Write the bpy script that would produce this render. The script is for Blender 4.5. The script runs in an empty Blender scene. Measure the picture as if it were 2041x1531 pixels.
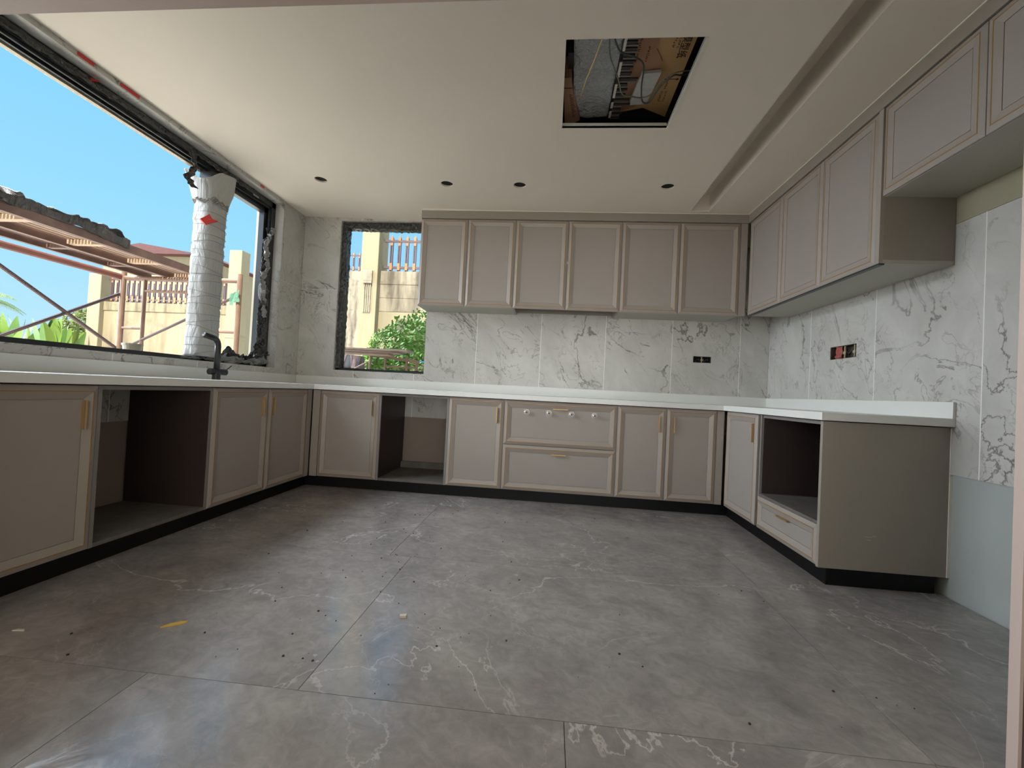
import bpy, bmesh, math, random
from mathutils import Vector, Matrix, noise
random.seed(7)
PI = math.pi
SC = bpy.context.scene
COL = SC.collection

# ------------------------------------------------------------------ camera
FPX, PITCH, YAW, ROLL, CAMH = 863.77, 0.0184, -0.0884, 0.0513, 0.8752
F = Vector((math.sin(YAW)*math.cos(PITCH), math.cos(YAW)*math.cos(PITCH), math.sin(PITCH)))
R0 = Vector((math.cos(YAW), -math.sin(YAW), 0)); U0 = R0.cross(F)
RR = R0*math.cos(ROLL)+U0*math.sin(ROLL); UU = -R0*math.sin(ROLL)+U0*math.cos(ROLL)
cd = bpy.data.cameras.new('camera'); cam = bpy.data.objects.new('camera', cd); COL.objects.link(cam)
cd.sensor_width = 36; cd.lens = FPX/2041*36; cd.clip_start = .02; cd.clip_end = 300
M = Matrix((RR, UU, -F)).transposed().to_4x4(); M.translation = Vector((0, 0, CAMH)); cam.matrix_world = M
SC.camera = cam

# ------------------------------------------------------------------ light
SUN_E, SKY_S, EXPO = 10.5, 1.0, 0.13
W = bpy.data.worlds.new('world'); SC.world = W; W.use_nodes = True
nt = W.node_tree; nt.nodes.clear()
o_ = nt.nodes.new('ShaderNodeOutputWorld'); b_ = nt.nodes.new('ShaderNodeBackground')
tc = nt.nodes.new('ShaderNodeTexCoord'); sp = nt.nodes.new('ShaderNodeSeparateXYZ'); cr = nt.nodes.new('ShaderNodeValToRGB')
nt.links.new(tc.outputs['Generated'], sp.inputs[0]); nt.links.new(sp.outputs['Z'], cr.inputs[0])
nt.links.new(cr.outputs[0], b_.inputs[0]); nt.links.new(b_.outputs[0], o_.inputs[0])
el = cr.color_ramp.elements
el[0].position = 0.0; el[0].color = (.52, .79, .97, 1)
el[1].position = 1.0; el[1].color = (.14, .42, .86, 1)
e = el.new(.22); e.color = (.33, .70, 1.0, 1)
e = el.new(.5); e.color = (.22, .60, 1.0, 1)
b_.inputs[1].default_value = SKY_S
sd = bpy.data.lights.new('sun', 'SUN'); so = bpy.data.objects.new('sun', sd); COL.objects.link(so)
sd.energy = SUN_E; sd.color = (1, .95, .86); sd.angle = .009
so.rotation_euler = Vector((-.03, 1, -1.21)).to_track_quat('-Z', 'Y').to_euler(); so.location = (0, -20, 25)
def area(name, loc, direction, sx, sy, e, color):
    d = bpy.data.lights.new(name, 'AREA'); d.shape = 'RECTANGLE'; d.size = sx; d.size_y = sy; d.energy = e; d.color = color
    o = bpy.data.objects.new(name, d); COL.objects.link(o); o.location = loc
    o.rotation_euler = Vector(direction).to_track_quat('-Z', 'Z').to_euler(); return o
s2 = bpy.data.lights.new('west_fill_sun', 'SUN'); s2o = bpy.data.objects.new('west_fill_sun', s2); COL.objects.link(s2o)  # added second sun, wide and soft, brightens the interior through the left window
s2.energy = 19.5; s2.color = (.84, .92, 1.0); s2.angle = math.radians(74)
s2o.rotation_euler = Vector((1, .0, -.42)).to_track_quat('-Z', 'Y').to_euler(); s2o.location = (-20, 0, 12)
area('rear_room_fill', (0, -3.9, 1.3), (0, 1, 0), 4.4, 2.2, 66, (1, .90, .78))  # added area light behind the camera, lifts the dark interior
SC.view_settings.view_transform = 'Standard'; SC.view_settings.look = 'None'
SC.view_settings.gamma = 1; SC.view_settings.use_curve_mapping = False; SC.view_settings.exposure = EXPO

# ------------------------------------------------------------------ materials
def srgb(r, g, b):
    f = lambda c: ((c/255+.055)/1.055)**2.4 if c > 10 else c/255/12.92
    return (f(r), f(g), f(b), 1)
def mat(name, col, rough=.5, metal=0, var=0, vscale=8, bump=0, bscale=60, spec=.5, trans=0):
    m = bpy.data.materials.new(name); m.use_nodes = True
    n = m.node_tree; p = n.nodes['Principled BSDF']
    p.inputs['Base Color'].default_value = col; p.inputs['Roughness'].default_value = rough
    p.inputs['Metallic'].default_value = metal; p.inputs['Specular IOR Level'].default_value = spec
    t = n.nodes.new('ShaderNodeTexCoord')
    nz = n.nodes.new('ShaderNodeTexNoise'); nz.inputs['Scale'].default_value = vscale; nz.inputs['Detail'].default_value = 5
    n.links.new(t.outputs['Object'], nz.inputs['Vector'])
    mx = n.nodes.new('ShaderNodeMix'); mx.data_type = 'RGBA'; mx.blend_type = 'MULTIPLY'
    rp = n.nodes.new('ShaderNodeValToRGB')
    rp.color_ramp.elements[0].position = .3; rp.color_ramp.elements[1].position = .7
    v = 1-var
    rp.color_ramp.elements[0].color = (v, v, v, 1); rp.color_ramp.elements[1].color = (1, 1, 1, 1)
    n.links.new(nz.outputs['Fac'], rp.inputs[0])
    mx.inputs[0].default_value = 1; mx.inputs[6].default_value = col
    n.links.new(rp.outputs[0], mx.inputs[7]); n.links.new(mx.outputs[2], p.inputs['Base Color'])
    if bump:
        nb = n.nodes.new('ShaderNodeTexNoise'); nb.inputs['Scale'].default_value = bscale; nb.inputs['Detail'].default_value = 6
        n.links.new(t.outputs['Object'], nb.inputs['Vector'])
        bp = n.nodes.new('ShaderNodeBump'); bp.inputs['Strength'].default_value = bump; bp.inputs['Distance'].default_value = .01
        n.links.new(nb.outputs['Fac'], bp.inputs['Height']); n.links.new(bp.outputs[0], p.inputs['Normal'])
    return m

def stone(name, base, dark, vein, rough, vein_w, scale, vamt, bump=.0, vein2=None, mott=.5, rvar=0, aspect=.45, msc=1.0, v3w=2.0, mk1=.46, fine=0):
    """veined stone; every tile object gets its own offset of the pattern"""
    m = bpy.data.materials.new(name); m.use_nodes = True
    n = m.node_tree; L = n.links; N = n.nodes.new; p = n.nodes['Principled BSDF']
    p.inputs['Roughness'].default_value = rough
    g = N('ShaderNodeNewGeometry'); oi = N('ShaderNodeObjectInfo')
    mul = N('ShaderNodeVectorMath'); mul.operation = 'SCALE'; mul.inputs[0].default_value = (37, 61, 23)
    L.new(oi.outputs['Random'], mul.inputs['Scale'])
    ad = N('ShaderNodeVectorMath'); L.new(g.outputs['Position'], ad.inputs[0]); L.new(mul.outputs[0], ad.inputs[1])
    mp = N('ShaderNodeMapping'); mp.inputs['Rotation'].default_value = (.5, .6, .7); L.new(ad.outputs[0], mp.inputs[0])
    st = N('ShaderNodeMapping'); st.inputs['Scale'].default_value = (1, 1, aspect); L.new(mp.outputs[0], st.inputs[0])
    # mottling
    a = N('ShaderNodeTexNoise'); a.inputs['Scale'].default_value = 2.2*scale*msc; a.inputs['Detail'].default_value = 9; a.inputs['Roughness'].default_value = .62; a.inputs['Distortion'].default_value = .6
    L.new(st.outputs[0], a.inputs['Vector'])
    r = N('ShaderNodeValToRGB'); r.color_ramp.elements[0].position = .5-mott*.4; r.color_ramp.elements[1].position = .5+mott*.35
    r.color_ramp.elements[0].color = dark; r.color_ramp.elements[1].color = base
    L.new(a.outputs['Fac'], r.inputs[0])
    prev = r.outputs[0]
    def veins(prev, sc, w, colr, amt, seed, mask_sc, mlo, mhi):
        wn = N('ShaderNodeTexNoise'); wn.inputs['Scale'].default_value = sc; wn.inputs['Detail'].default_value = 8; wn.inputs['Roughness'].default_value = .55; wn.inputs['Distortion'].default_value = .9
        of = N('ShaderNodeVectorMath'); of.inputs[1].default_value = (seed, seed*2, seed*3); L.new(st.outputs[0], of.inputs[0]); L.new(of.outputs[0], wn.inputs['Vector'])
        s1 = N('ShaderNodeMath'); s1.operation = 'SUBTRACT'; s1.inputs[1].default_value = .5; L.new(wn.outputs['Fac'], s1.inputs[0])
        s2 = N('ShaderNodeMath'); s2.operation = 'ABSOLUTE'; L.new(s1.outputs[0], s2.inputs[0])
        mr = N('ShaderNodeMapRange'); mr.inputs['From Min'].default_value = 0; mr.inputs['From Max'].default_value = w
        mr.inputs['To Min'].default_value = 1; mr.inputs['To Max'].default_value = 0; mr.interpolation_type = 'SMOOTHSTEP'; L.new(s2.outputs[0], mr.inputs['Value'])
        mk = N('ShaderNodeTexNoise'); mk.inputs['Scale'].default_value = mask_sc; mk.inputs['Detail'].default_value = 3; L.new(of.outputs[0], mk.inputs['Vector'])
        m2 = N('ShaderNodeMapRange'); m2.inputs['From Min'].default_value = mlo; m2.inputs['From Max'].default_value = mhi; L.new(mk.outputs['Fac'], m2.inputs['Value'])
        mm = N('ShaderNodeMath'); mm.operation = 'MULTIPLY'; L.new(mr.outputs[0], mm.inputs[0]); L.new(m2.outputs[0], mm.inputs[1])
        ma = N('ShaderNodeMath'); ma.operation = 'MULTIPLY'; ma.inputs[1].default_value = amt; L.new(mm.outputs[0], ma.inputs[0])
        mx = N('ShaderNodeMix'); mx.data_type = 'RGBA'; L.new(ma.outputs[0], mx.inputs[0]); L.new(prev, mx.inputs[6]); mx.inputs[7].default_value = colr
        return mx.outputs[2], wn
    prev, wn = veins(prev, 1.3*scale, vein_w, vein, vamt, 3.1, 2.0*scale, mk1, mk1+.16)
    prev, w2 = veins(prev, 3.4*scale, vein_w*1.1, vein2 or vein, vamt*.75, 11.7, 1.8*scale, mk1+.02, mk1+.16)
    prev, w3 = veins(prev, 9*scale, vein_w*v3w, vein2 or vein, vamt*.4, 23.3, 2.4*scale, .48, .62)
    if fine:
        fz = N('ShaderNodeTexNoise'); fz.inputs['Scale'].default_value = 19; fz.inputs['Detail'].default_value = 8; fz.inputs['Distortion'].default_value = 1.0; fz.inputs['Roughness'].default_value = .65; L.new(st.outputs[0], fz.inputs['Vector'])
        fm_ = N('ShaderNodeMapRange'); fm_.inputs['From Min'].default_value = .3; fm_.inputs['From Max'].default_value = .7; fm_.inputs['To Min'].default_value = 1-.32*fine; fm_.inputs['To Max'].default_value = 1+.22*fine
        L.new(fz.outputs['Fac'], fm_.inputs['Value']); vm = N('ShaderNodeVectorMath'); vm.operation = 'SCALE'; L.new(prev, vm.inputs[0]); L.new(fm_.outputs[0], vm.inputs['Scale']); prev = vm.outputs[0]
    L.new(prev, p.inputs['Base Color'])
    fn = N('ShaderNodeTexNoise'); fn.inputs['Scale'].default_value = 9; fn.inputs['Detail'].default_value = 8; fn.inputs['Distortion'].default_value = 1.2; L.new(ad.outputs[0], fn.inputs['Vector'])
    if rvar:
        mr = N('ShaderNodeMapRange'); mr.inputs['From Min'].default_value = .35; mr.inputs['From Max'].default_value = .65
        mr.inputs['To Min'].default_value = rough-rvar; mr.inputs['To Max'].default_value = rough+rvar; L.new(a.outputs['Fac'], mr.inputs['Value']); L.new(mr.outputs[0], p.inputs['Roughness'])
    if bump:
        bp = N('ShaderNodeBump'); bp.inputs['Strength'].default_value = bump; bp.inputs['Distance'].default_value = .004
        L.new(fn.outputs['Fac'], bp.inputs['Height']); L.new(bp.outputs[0], p.inputs['Normal'])
    return m

M_CAB = mat('cabinet_paint', srgb(160, 150, 141), .42, var=.03)
M_CABD = mat('cabinet_side_paint', srgb(152, 143, 132), .5, var=.04)
M_PANEL = mat('cabinet_panel_paint', srgb(158, 149, 141), .45, var=.02)
M_UNDER = mat('cabinet_underside', srgb(176, 173, 160), .5)
M_GOLD = mat('gold_inlay', srgb(160, 120, 62), .4, metal=.2)
M_BRASS = mat('brushed_gold', srgb(196, 164, 118), .42, metal=.7, bump=.1, bscale=200)
M_CHROME = mat('chrome', srgb(150, 145, 140), .34, metal=.9)
M_DARKWOOD = mat('dark_brown_board', srgb(62, 49, 45), .5, var=.12, vscale=14)
M_EDGE = mat('grey_edge_band', srgb(128, 122, 118), .5)
M_DUST = mat('dusty_board', srgb(112, 106, 100), .7, var=.35, vscale=9)
M_KICK = mat('black_plinth', srgb(13, 10, 10), .5, spec=.25)
M_QUARTZ = mat('white_quartz', srgb(226, 226, 220), .25, var=.01)
M_CEIL = mat('ceiling_paint', srgb(236, 226, 210), .9, var=.02, vscale=3)
M_EDGEW = mat('white_plaster_edge', srgb(232, 228, 215), .8)
M_WALLG = mat('grey_render', srgb(170, 175, 170), .9, var=.08, vscale=4)
M_BACKG = mat('grey_brown_render', srgb(150, 136, 124), .9, var=.06, vscale=4)
M_ROOM = mat('room_paint', srgb(190, 182, 172), .9)
M_JAMB = mat('pale_door_trim', srgb(196, 176, 166), .5)
M_JAMBD = mat('dark_brown_door_trim', srgb(84, 66, 58), .5)
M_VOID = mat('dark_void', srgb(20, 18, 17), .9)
M_ALU = mat('dark_aluminium', srgb(52, 55, 57), .35, metal=.3, bump=.05)
M_ALUL = mat('pale_aluminium', srgb(196, 182, 158), .4, metal=.3)
M_FAUCET = mat('black_faucet', srgb(34, 31, 31), .35)
M_MARBLE = stone('marble_tile', srgb(206, 203, 196), srgb(176, 173, 166), srgb(100, 92, 86), .3, .011, 1.35, .85, vein2=srgb(112, 104, 98), mott=.7, msc=1.3, mk1=.40)
M_FLOOR = stone('grey_floor_stone', srgb(158, 152, 148), srgb(122, 117, 115), srgb(202, 196, 190), .18, .005, .75, .65, bump=.4, vein2=srgb(170, 164, 159), mott=.7, rvar=.04, aspect=.7, msc=2.6, v3w=1.0, mk1=.42, fine=.6)
M_FLOOR.node_tree.nodes['Principled BSDF'].inputs['Specular IOR Level'].default_value = .95
M_GROUT = mat('grout', srgb(236, 234, 228), .9)
M_FGROUT = mat('floor_grout', srgb(104, 100, 96), .95)

def film_mat(name, col, rough, bscale, strength, dist=.02):
    m = mat(name, col, rough, spec=.6)
    n = m.node_tree; p = n.nodes['Principled BSDF']
    t = n.nodes.new('ShaderNodeTexCoord'); mp = n.nodes.new('ShaderNodeMapping'); mp.inputs['Scale'].default_value = (1, 1, .35)
    nb = n.nodes.new('ShaderNodeTexNoise'); nb.inputs['Scale'].default_value = bscale; nb.inputs['Detail'].default_value = 4; nb.inputs['Distortion'].default_value = 1.5
    n.links.new(t.outputs['Object'], mp.inputs[0]); n.links.new(mp.outputs[0], nb.inputs['Vector'])
    bp = n.nodes.new('ShaderNodeBump'); bp.inputs['Strength'].default_value = strength; bp.inputs['Distance'].default_value = dist
    n.links.new(nb.outputs['Fac'], bp.inputs['Height']); n.links.new(bp.outputs[0], p.inputs['Normal'])
    return m
M_FILM = film_mat('black_plastic_film', srgb(58, 56, 54), .25, 18, .9)
M_FILMG = film_mat('grey_crumpled_film', srgb(150, 150, 148), .3, 22, .9)
M_FOAM = film_mat('white_foam_wrap', srgb(176, 176, 172), .6, 14, .8)
M_CLEAR = film_mat('cloudy_plastic_wrap', srgb(216, 220, 220), .22, 26, 1.0, .05)
def glass():
    m = bpy.data.materials.new('window_glass'); m.use_nodes = True
    n = m.node_tree; n.nodes.clear()
    o = n.nodes.new('ShaderNodeOutputMaterial'); a = n.nodes.new('ShaderNodeBsdfTransparent'); g = n.nodes.new('ShaderNodeBsdfGlossy')
    g.inputs['Roughness'].default_value = .02; fr = n.nodes.new('ShaderNodeFresnel'); fr.inputs[0].default_value = 1.3
    mx = n.nodes.new('ShaderNodeMixShader'); n.links.new(fr.outputs[0], mx.inputs[0]); n.links.new(a.outputs[0], mx.inputs[1]); n.links.new(g.outputs[0], mx.inputs[2])
    n.links.new(mx.outputs[0], o.inputs[0]); return m
M_GLASS = glass()

# ------------------------------------------------------------------ mesh helpers
def link(name, me, m, parent=None):
    o = bpy.data.objects.new(name, me); COL.objects.link(o)
    if m is not None and not me.materials: me.materials.append(m)
    if parent is not None: o.parent = parent
    return o
class MB:
    def __init__(s): s.v = []; s.f = []
    def add(s, vs, fs):
        k = len(s.v); s.v += [tuple(v) for v in vs]; s.f += [tuple(i+k for i in f) for f in fs]; return s
    def box(s, x0, y0, z0, x1, y1, z1, T=None):
        vs = [Vector(p) for p in ((x0,y0,z0),(x1,y0,z0),(x1,y1,z0),(x0,y1,z0),(x0,y0,z1),(x1,y0,z1),(x1,y1,z1),(x0,y1,z1))]
        if T: vs = [T @ v for v in vs]
        return s.add(vs, [(0,3,2,1),(4,5,6,7),(0,1,5,4),(1,2,6,5),(2,3,7,6),(3,0,4,7)])
    def tube(s, pts, r, n=10, cap=True):
        pts = [Vector(p) for p in pts]; rs = r if isinstance(r, (list, tuple)) else [r]*len(pts)
        rings = []; up = None
        for i, p in enumerate(pts):
            d = (pts[min(i+1, len(pts)-1)]-pts[max(i-1, 0)]).normalized()
            if up is None: up = d.orthogonal().normalized()
            up = (up-d*up.dot(d)).normalized(); w = d.cross(up)
            rings.append([p+(up*math.cos(2*PI*k/n)+w*math.sin(2*PI*k/n))*rs[i] for k in range(n)])
        vs = [v for q in rings for v in q]; fs = []
        for i in range(len(pts)-1):
            for k in range(n):
                a = i*n+k; b = i*n+(k+1) % n; fs.append((a, b, b+n, a+n))
        if cap: fs += [tuple(range(n-1, -1, -1)), tuple(range((len(pts)-1)*n, len(pts)*n))]
        return s.add(vs, fs)
    def prism(s, poly, z0, z1):
        n = len(poly); vs = [(x, y, z0) for x, y in poly]+[(x, y, z1) for x, y in poly]
        return s.add(vs, [tuple(range(n-1, -1, -1)), tuple(range(n, 2*n))]+[(i, (i+1) % n, n+(i+1) % n, n+i) for i in range(n)])
    def build(s, name, m, parent=None, smooth=False, bevel=0, seg=2, kind=None):
        me = bpy.data.meshes.new(name); me.from_pydata(s.v, [], s.f); me.update()
        bm = bmesh.new(); bm.from_mesh(me); bmesh.ops.recalc_face_normals(bm, faces=bm.faces); bm.to_mesh(me); bm.free()
        if smooth:
            for p in me.polygons: p.use_smooth = True
        o = link(name, me, m, parent)
        if bevel:
            b = o.modifiers.new('bevel', 'BEVEL'); b.width = bevel; b.segments = seg; b.limit_method = 'ANGLE'
        if kind: o['kind'] = kind
        return o
def plate(axis, us, vs, holes, d0, d1):
    """grid plate in plane perpendicular to axis, thickness d0..d1, with rectangular holes; returns MB"""
    mb = MB(); us = sorted(set(us)); vs = sorted(set(vs)); nu, nv = len(us)-1, len(vs)-1
    def solid(i, j):
        if i < 0 or j < 0 or i >= nu or j >= nv: return False
        cu = (us[i]+us[i+1])/2; cv = (vs[j]+vs[j+1])/2
        return not any(h[0] < cu < h[1] and h[2] < cv < h[3] for h in holes)
    def P(u, v, d): return (d, u, v) if axis == 'x' else (u, d, v) if axis == 'y' else (u, v, d)
    ids = {}; V = []; Fc = []
    def vid(i, j, k):
        if (i, j, k) not in ids: ids[(i, j, k)] = len(V); V.append(P(us[i], vs[j], (d0, d1)[k]))
        return ids[(i, j, k)]
    for i in range(nu):
        for j in range(nv):
            if not solid(i, j): continue
            for k in (0, 1): Fc.append((vid(i,j,k), vid(i+1,j,k), vid(i+1,j+1,k), vid(i,j+1,k)))
            if not solid(i-1, j): Fc.append((vid(i,j,0), vid(i,j+1,0), vid(i,j+1,1), vid(i,j,1)))
            if not solid(i+1, j): Fc.append((vid(i+1,j,0), vid(i+1,j+1,0), vid(i+1,j+1,1), vid(i+1,j,1)))
            if not solid(i, j-1): Fc.append((vid(i,j,0), vid(i+1,j,0), vid(i+1,j,1), vid(i,j,1)))
            if not solid(i, j+1): Fc.append((vid(i,j+1,0), vid(i+1,j+1,0), vid(i+1,j+1,1), vid(i,j+1,1)))
    mb.v = V; mb.f = Fc; return mb
def cutplate(axis, u0, u1, v0, v1, holes, d0, d1):
    us = [u0, u1]; vs = [v0, v1]
    for h in holes:
        us += [u for u in h[:2] if u0 < u < u1]; vs += [v for v in h[2:] if v0 < v < v1]
    return plate(axis, us, vs, holes, d0, d1)
def empty(name, loc, rz=0, label=None, cat=None, group=None):
    o = bpy.data.objects.new(name, None); COL.objects.link(o); o.location = loc; o.rotation_euler = (0, 0, rz)
    o.empty_display_size = .1
    tag(o, label, cat, group); return o
def tag(o, label=None, cat=None, group=None, kind=None):
    if label: o['label'] = label
    if cat: o['category'] = cat
    if group: o['group'] = group
    if kind: o['kind'] = kind
    return o
def struct(mb, name, m, **k): return tag(mb.build(name, m, **k), kind='structure')
def copy_tree(o, parent=None):
    c = o.copy(); COL.objects.link(c)
    if parent is not None: c.parent = parent
    for ch in list(o.children): copy_tree(ch, c)
    return c

# ------------------------------------------------------------------ fitted room measures
XL, XR, D = -1.978, 1.352, 3.474
ZB, ZT = .0907, .81
DU, XRU = 3.755, 1.587
ZUB, ZUT, ZBLK = 1.606, 2.386, 1.938
WB, WR, WL = 4.073, 1.937, -2.505
YF = 1.15
CT0, CT1, UPZ = .815, .855, .935
ZCP = [(-2.6, 2.516), (-1.9, 2.500), (-1.22, 2.479), (-.6, 2.469), (-.006, 2.467), (1.0, 2.467), (3, 2.467)]
def zc(x):
    for (a, za), (b, zb_) in zip(ZCP, ZCP[1:]):
        if x <= b: return za+(zb_-za)*(x-a)/(b-a)
    return 2.467
LWIN = (1.42, 3.743, .977, 2.491)      # y0 y1 z0 z1 in the left wall
BWIN = (-2.131, -1.214, .998, 2.481)   # x0 x1 z0 z1 in the back wall

# ------------------------------------------------------------------ floor
fl = struct(MB().box(WL-.3, .7, -.06, WR+.25, WB+.2, -.012), 'floor', M_FGROUT)
g = .0010
def ftile(x0, y0, x1, y1):
    MB().box(x0+g, y0+g, -.012, x1-g, y1-g, 0).build('floor_tile', M_FLOOR, fl)
xs_rows = [(.75, 1.19, [WL, -1.13, .08, 1.0, WR]), (1.19, 2.2, [WL, -.67, 1.005, WR]), (2.2, 3.2, [WL, -.785, 1.04, WR]), (3.2, WB, [WL, -.80, 1.06, WR])]
for y0, y1, xs in xs_rows:
    for a, b in zip(xs, xs[1:]): ftile(a, y0, b, y1)
struct(MB().box(-3.6, -4.1, -.06, 3.6, .75, 0), 'floor_1', mat('rear_floor', srgb(140, 134, 128), .6, var=.1))

# ------------------------------------------------------------------ walls with tiles
def tiled_wall(name, axis, face, sign, us, vs, holes, span, m_base, z0=-.02, z1=2.62, thick=.2, grout=(.585, 2.5)):
    """sign: direction from the face into the wall"""
    w = struct(cutplate(axis, span[0], span[1], z0, z1, holes, face+sign*.010, face+sign*thick), name, m_base)
    for a, b in zip(us, us[1:]):
        for c, d in zip(vs, vs[1:]):
            if any(h[0] <= a and h[1] >= b and h[2] <= c and h[3] >= d for h in holes): continue
            t = cutplate(axis, a+g, b-g, c+g, d-g, holes, face, face+sign*.010)
            t.build('wall_tile', M_MARBLE, w)
    gr = MB()
    for u in us[1:-1]:
        for c, d in zip(vs, vs[1:]):
            if any(h[0] <= u <= h[1] and h[2] < d and h[3] > c for h in holes):
                h = [h for h in holes if h[0] <= u <= h[1]][0]
                segs = [(c, min(d, h[2])), (max(c, h[3]), d)]
            else: segs = [(c, d)]
            for c2, d2 in segs:
                if d2-c2 > .01:
                    A = (face-sign*.0004, face+sign*.01)
                    if axis == 'y': gr.box(u-.0022, min(A), c2, u+.0022, max(A), d2)
                    else: gr.box(min(A), u-.0022, c2, max(A), u+.0022, d2)
    for c in vs[1:-1]:
        a, b = us[0], us[-1]; segs = [(a, b)]
        for h in holes:
            if h[2] < c < h[3]: segs = [(a, max(a, h[0])), (min(b, h[1]), b)]
        for a2, b2 in segs:
            if b2-a2 > .01:
                A = (face-sign*.0004, face+sign*.01)
                if axis == 'y': gr.box(a2, min(A), c-g, b2, max(A), c+g)
                else: gr.box(min(A), a2, c-g, max(A), b2, c+g)
    if gr.v: gr.build('grout_lines', M_GROUT, w)
    return w
SOCKB = (1.283, 1.44, 1.229, 1.286)
SOCKR = (2.95, 3.21, 1.212, 1.30)
SOCKR2 = (1.84, 1.975, 1.02, 1.085)
wb = tiled_wall('wall_back', 'y', WB, 1, [WL, -1.92, -1.315, -.72, -.11, .488, 1.09, 1.688, WR], [.585, 1.79, 2.55], [BWIN, SOCKB], (WL-.25, WR+.2), M_BACKG, thick=.18)
wl = tiled_wall('wall_left', 'x', WL, -1, [YF, 1.67, 2.27, 2.87, 3.47, WB], [.585, 1.79, 2.55], [LWIN], (YF-.15, WB+.18), M_BACKG, thick=.24)
wr = tiled_wall('wall_right', 'x', WR, 1, [YF, 1.54, 2.133, 2.79, 3.445, WB], [.585, 1.807], [SOCKR, SOCKR2], (YF-.15, WB+.18), M_WALLG, thick=.2)
tw = MB().box(WR+.0005, YF, 1.808, WR+.0095, WB-.0, 2.62).build('painted_strip', mat('beige_wall_paint', srgb(158, 150, 126), .9), wr)
# reveals of the windows in marble
rv = MB()
y0, y1, z0, z1 = LWIN
rv.box(WL-.24, y1-.008, z0, WL-.0005, y1, z1); rv.box(WL-.24, y0, z0, WL-.0005, y1-.008, z0+.008)
rv.box(WL-.24, y0, z1-.008, WL-.0005, y1-.008, z1)
rv.build('window_reveal', M_MARBLE, wl)
rv = MB(); x0, x1, z0, z1 = BWIN
rv.box(x0, WB+.0005, z0, x0+.006, WB+.16, z1); rv.box(x1-.006, WB+.0005, z0, x1, WB+.16, z1)
rv.box(x0+.006, WB+.0005, z0, x1-.006, WB+.16, z0+.006); rv.box(x0+.006, WB+.0005, z1-.006, x1-.006, WB+.16, z1)
rv.build('window_reveal', M_MARBLE, wb)
# front wall with the doorway the camera looks through
OX0, OX1, OZ = -1.86, 1.14, 1.958
fw = struct(cutplate('y', WL-.25, WR+.2, -.02, 2.62, [(OX0, OX1, -1, OZ)], YF-.15, YF), 'wall_front', M_ROOM)
tr = struct(MB().box(OX1-.014, YF-.022, 0, OX1, YF+.004, OZ).box(OX0, YF-.022, 0, OX0+.014, YF+.004, OZ), 'trim_1', M_JAMB)
tr = struct(MB().box(OX1-.006, YF-.15, 0, OX1, YF-.022, OZ).box(OX0, YF-.15, 0, OX0+.006, YF-.022, OZ), 'trim_2', M_JAMBD)
tr = struct(MB().box(OX0, YF-.15, OZ-.014, OX1, YF+.004, OZ), 'trim_3', M_JAMB)
# the adjoining room behind the camera, open to the garden
struct(cutplate('y', -3.6, 3.6, 0, 2.62, [(-2.3, 2.3, .0, 2.3)], -4.2, -4.05), 'wall_rear', M_ROOM)
struct(MB().box(-3.75, -4.2, 0, -3.6, 1.0, 2.62), 'wall_rear_left', M_ROOM)
struct(MB().box(3.6, -4.2, 0, 3.75, 1.0, 2.62), 'wall_rear_right', M_ROOM)
struct(MB().box(-3.6, .98, 0, WL-.25, 1.1, 2.62).box(WR+.2, .98, 0, 3.6, 1.1, 2.62), 'wall_rear_return', M_ROOM)
struct(MB().box(-3.7, -4.2, 2.55, 3.7, 1.0, 2.62), 'ceiling_1', M_CEIL)
struct(MB().box(-2.745, -4.2, 2.78, WR+.2, WB+.18, 6.2), 'wall_upper_storey', mat('facade_render', srgb(214, 206, 188), .9))

# ------------------------------------------------------------------ ceiling
HX0, HX1, HY0, HY1 = -.006, .602, 1.923, 2.572
SX0, SX1, SY1 = 1.10, 1.25, 3.722
holes = [(HX0, HX1, HY0, HY1), (SX0, SX1, YF+.3, SY1)]
spots = [(-1.916, 3.302), (-.883, 3.300), (-.311, 3.298), (.799, 3.293)]
q = .07
us = [WL, WR, HX0, HX1, SX0, SX1]; vs = [YF, WB, HY0, HY1, SY1, YF+.3, 3.2975-q, 3.2975+q]
us += [-2.2, -1.6, -1.22, -.6]
for x, y in spots: us += [x-q, x+q]
us_all = us; allh = holes+[(x-q, x+q, 3.2975-q, 3.2975+q) for x, y in spots]
cp = plate('z', us, vs, allh, 0, .012)
# drop the grid cells of the lamp holes and fill them with square-to-circle rings
for x, y in spots:
    n = 24; r = .048; top = []; bot = []; sq = []
    for k in range(n):
        a = 2*PI*(k+.0)/n; c, s = math.cos(a), math.sin(a); m_ = max(abs(c), abs(s))
        sq.append((x+c/m_*q, 3.2975+s/m_*q)); bot.append((x+c*r, 3.2975+s*r))
    vv = [(a, b, 0) for a, b in sq]+[(a, b, 0) for a, b in bot]+[(a, b, .012) for a, b in bot]+[(a, b, .012) for a, b in sq]
    ff = []
    for k in range(n):
        k2 = (k+1) % n
        ff += [(k, k2, n+k2, n+k), (n+k, n+k2, 2*n+k2, 2*n+k), (2*n+k, 2*n+k2, 3*n+k2, 3*n+k)]
    cp.add(vv, ff)
cp.v = [(x, y, z+zc(x)) for x, y, z in cp.v]
ce = struct(cp, 'ceiling', M_CEIL)
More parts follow.
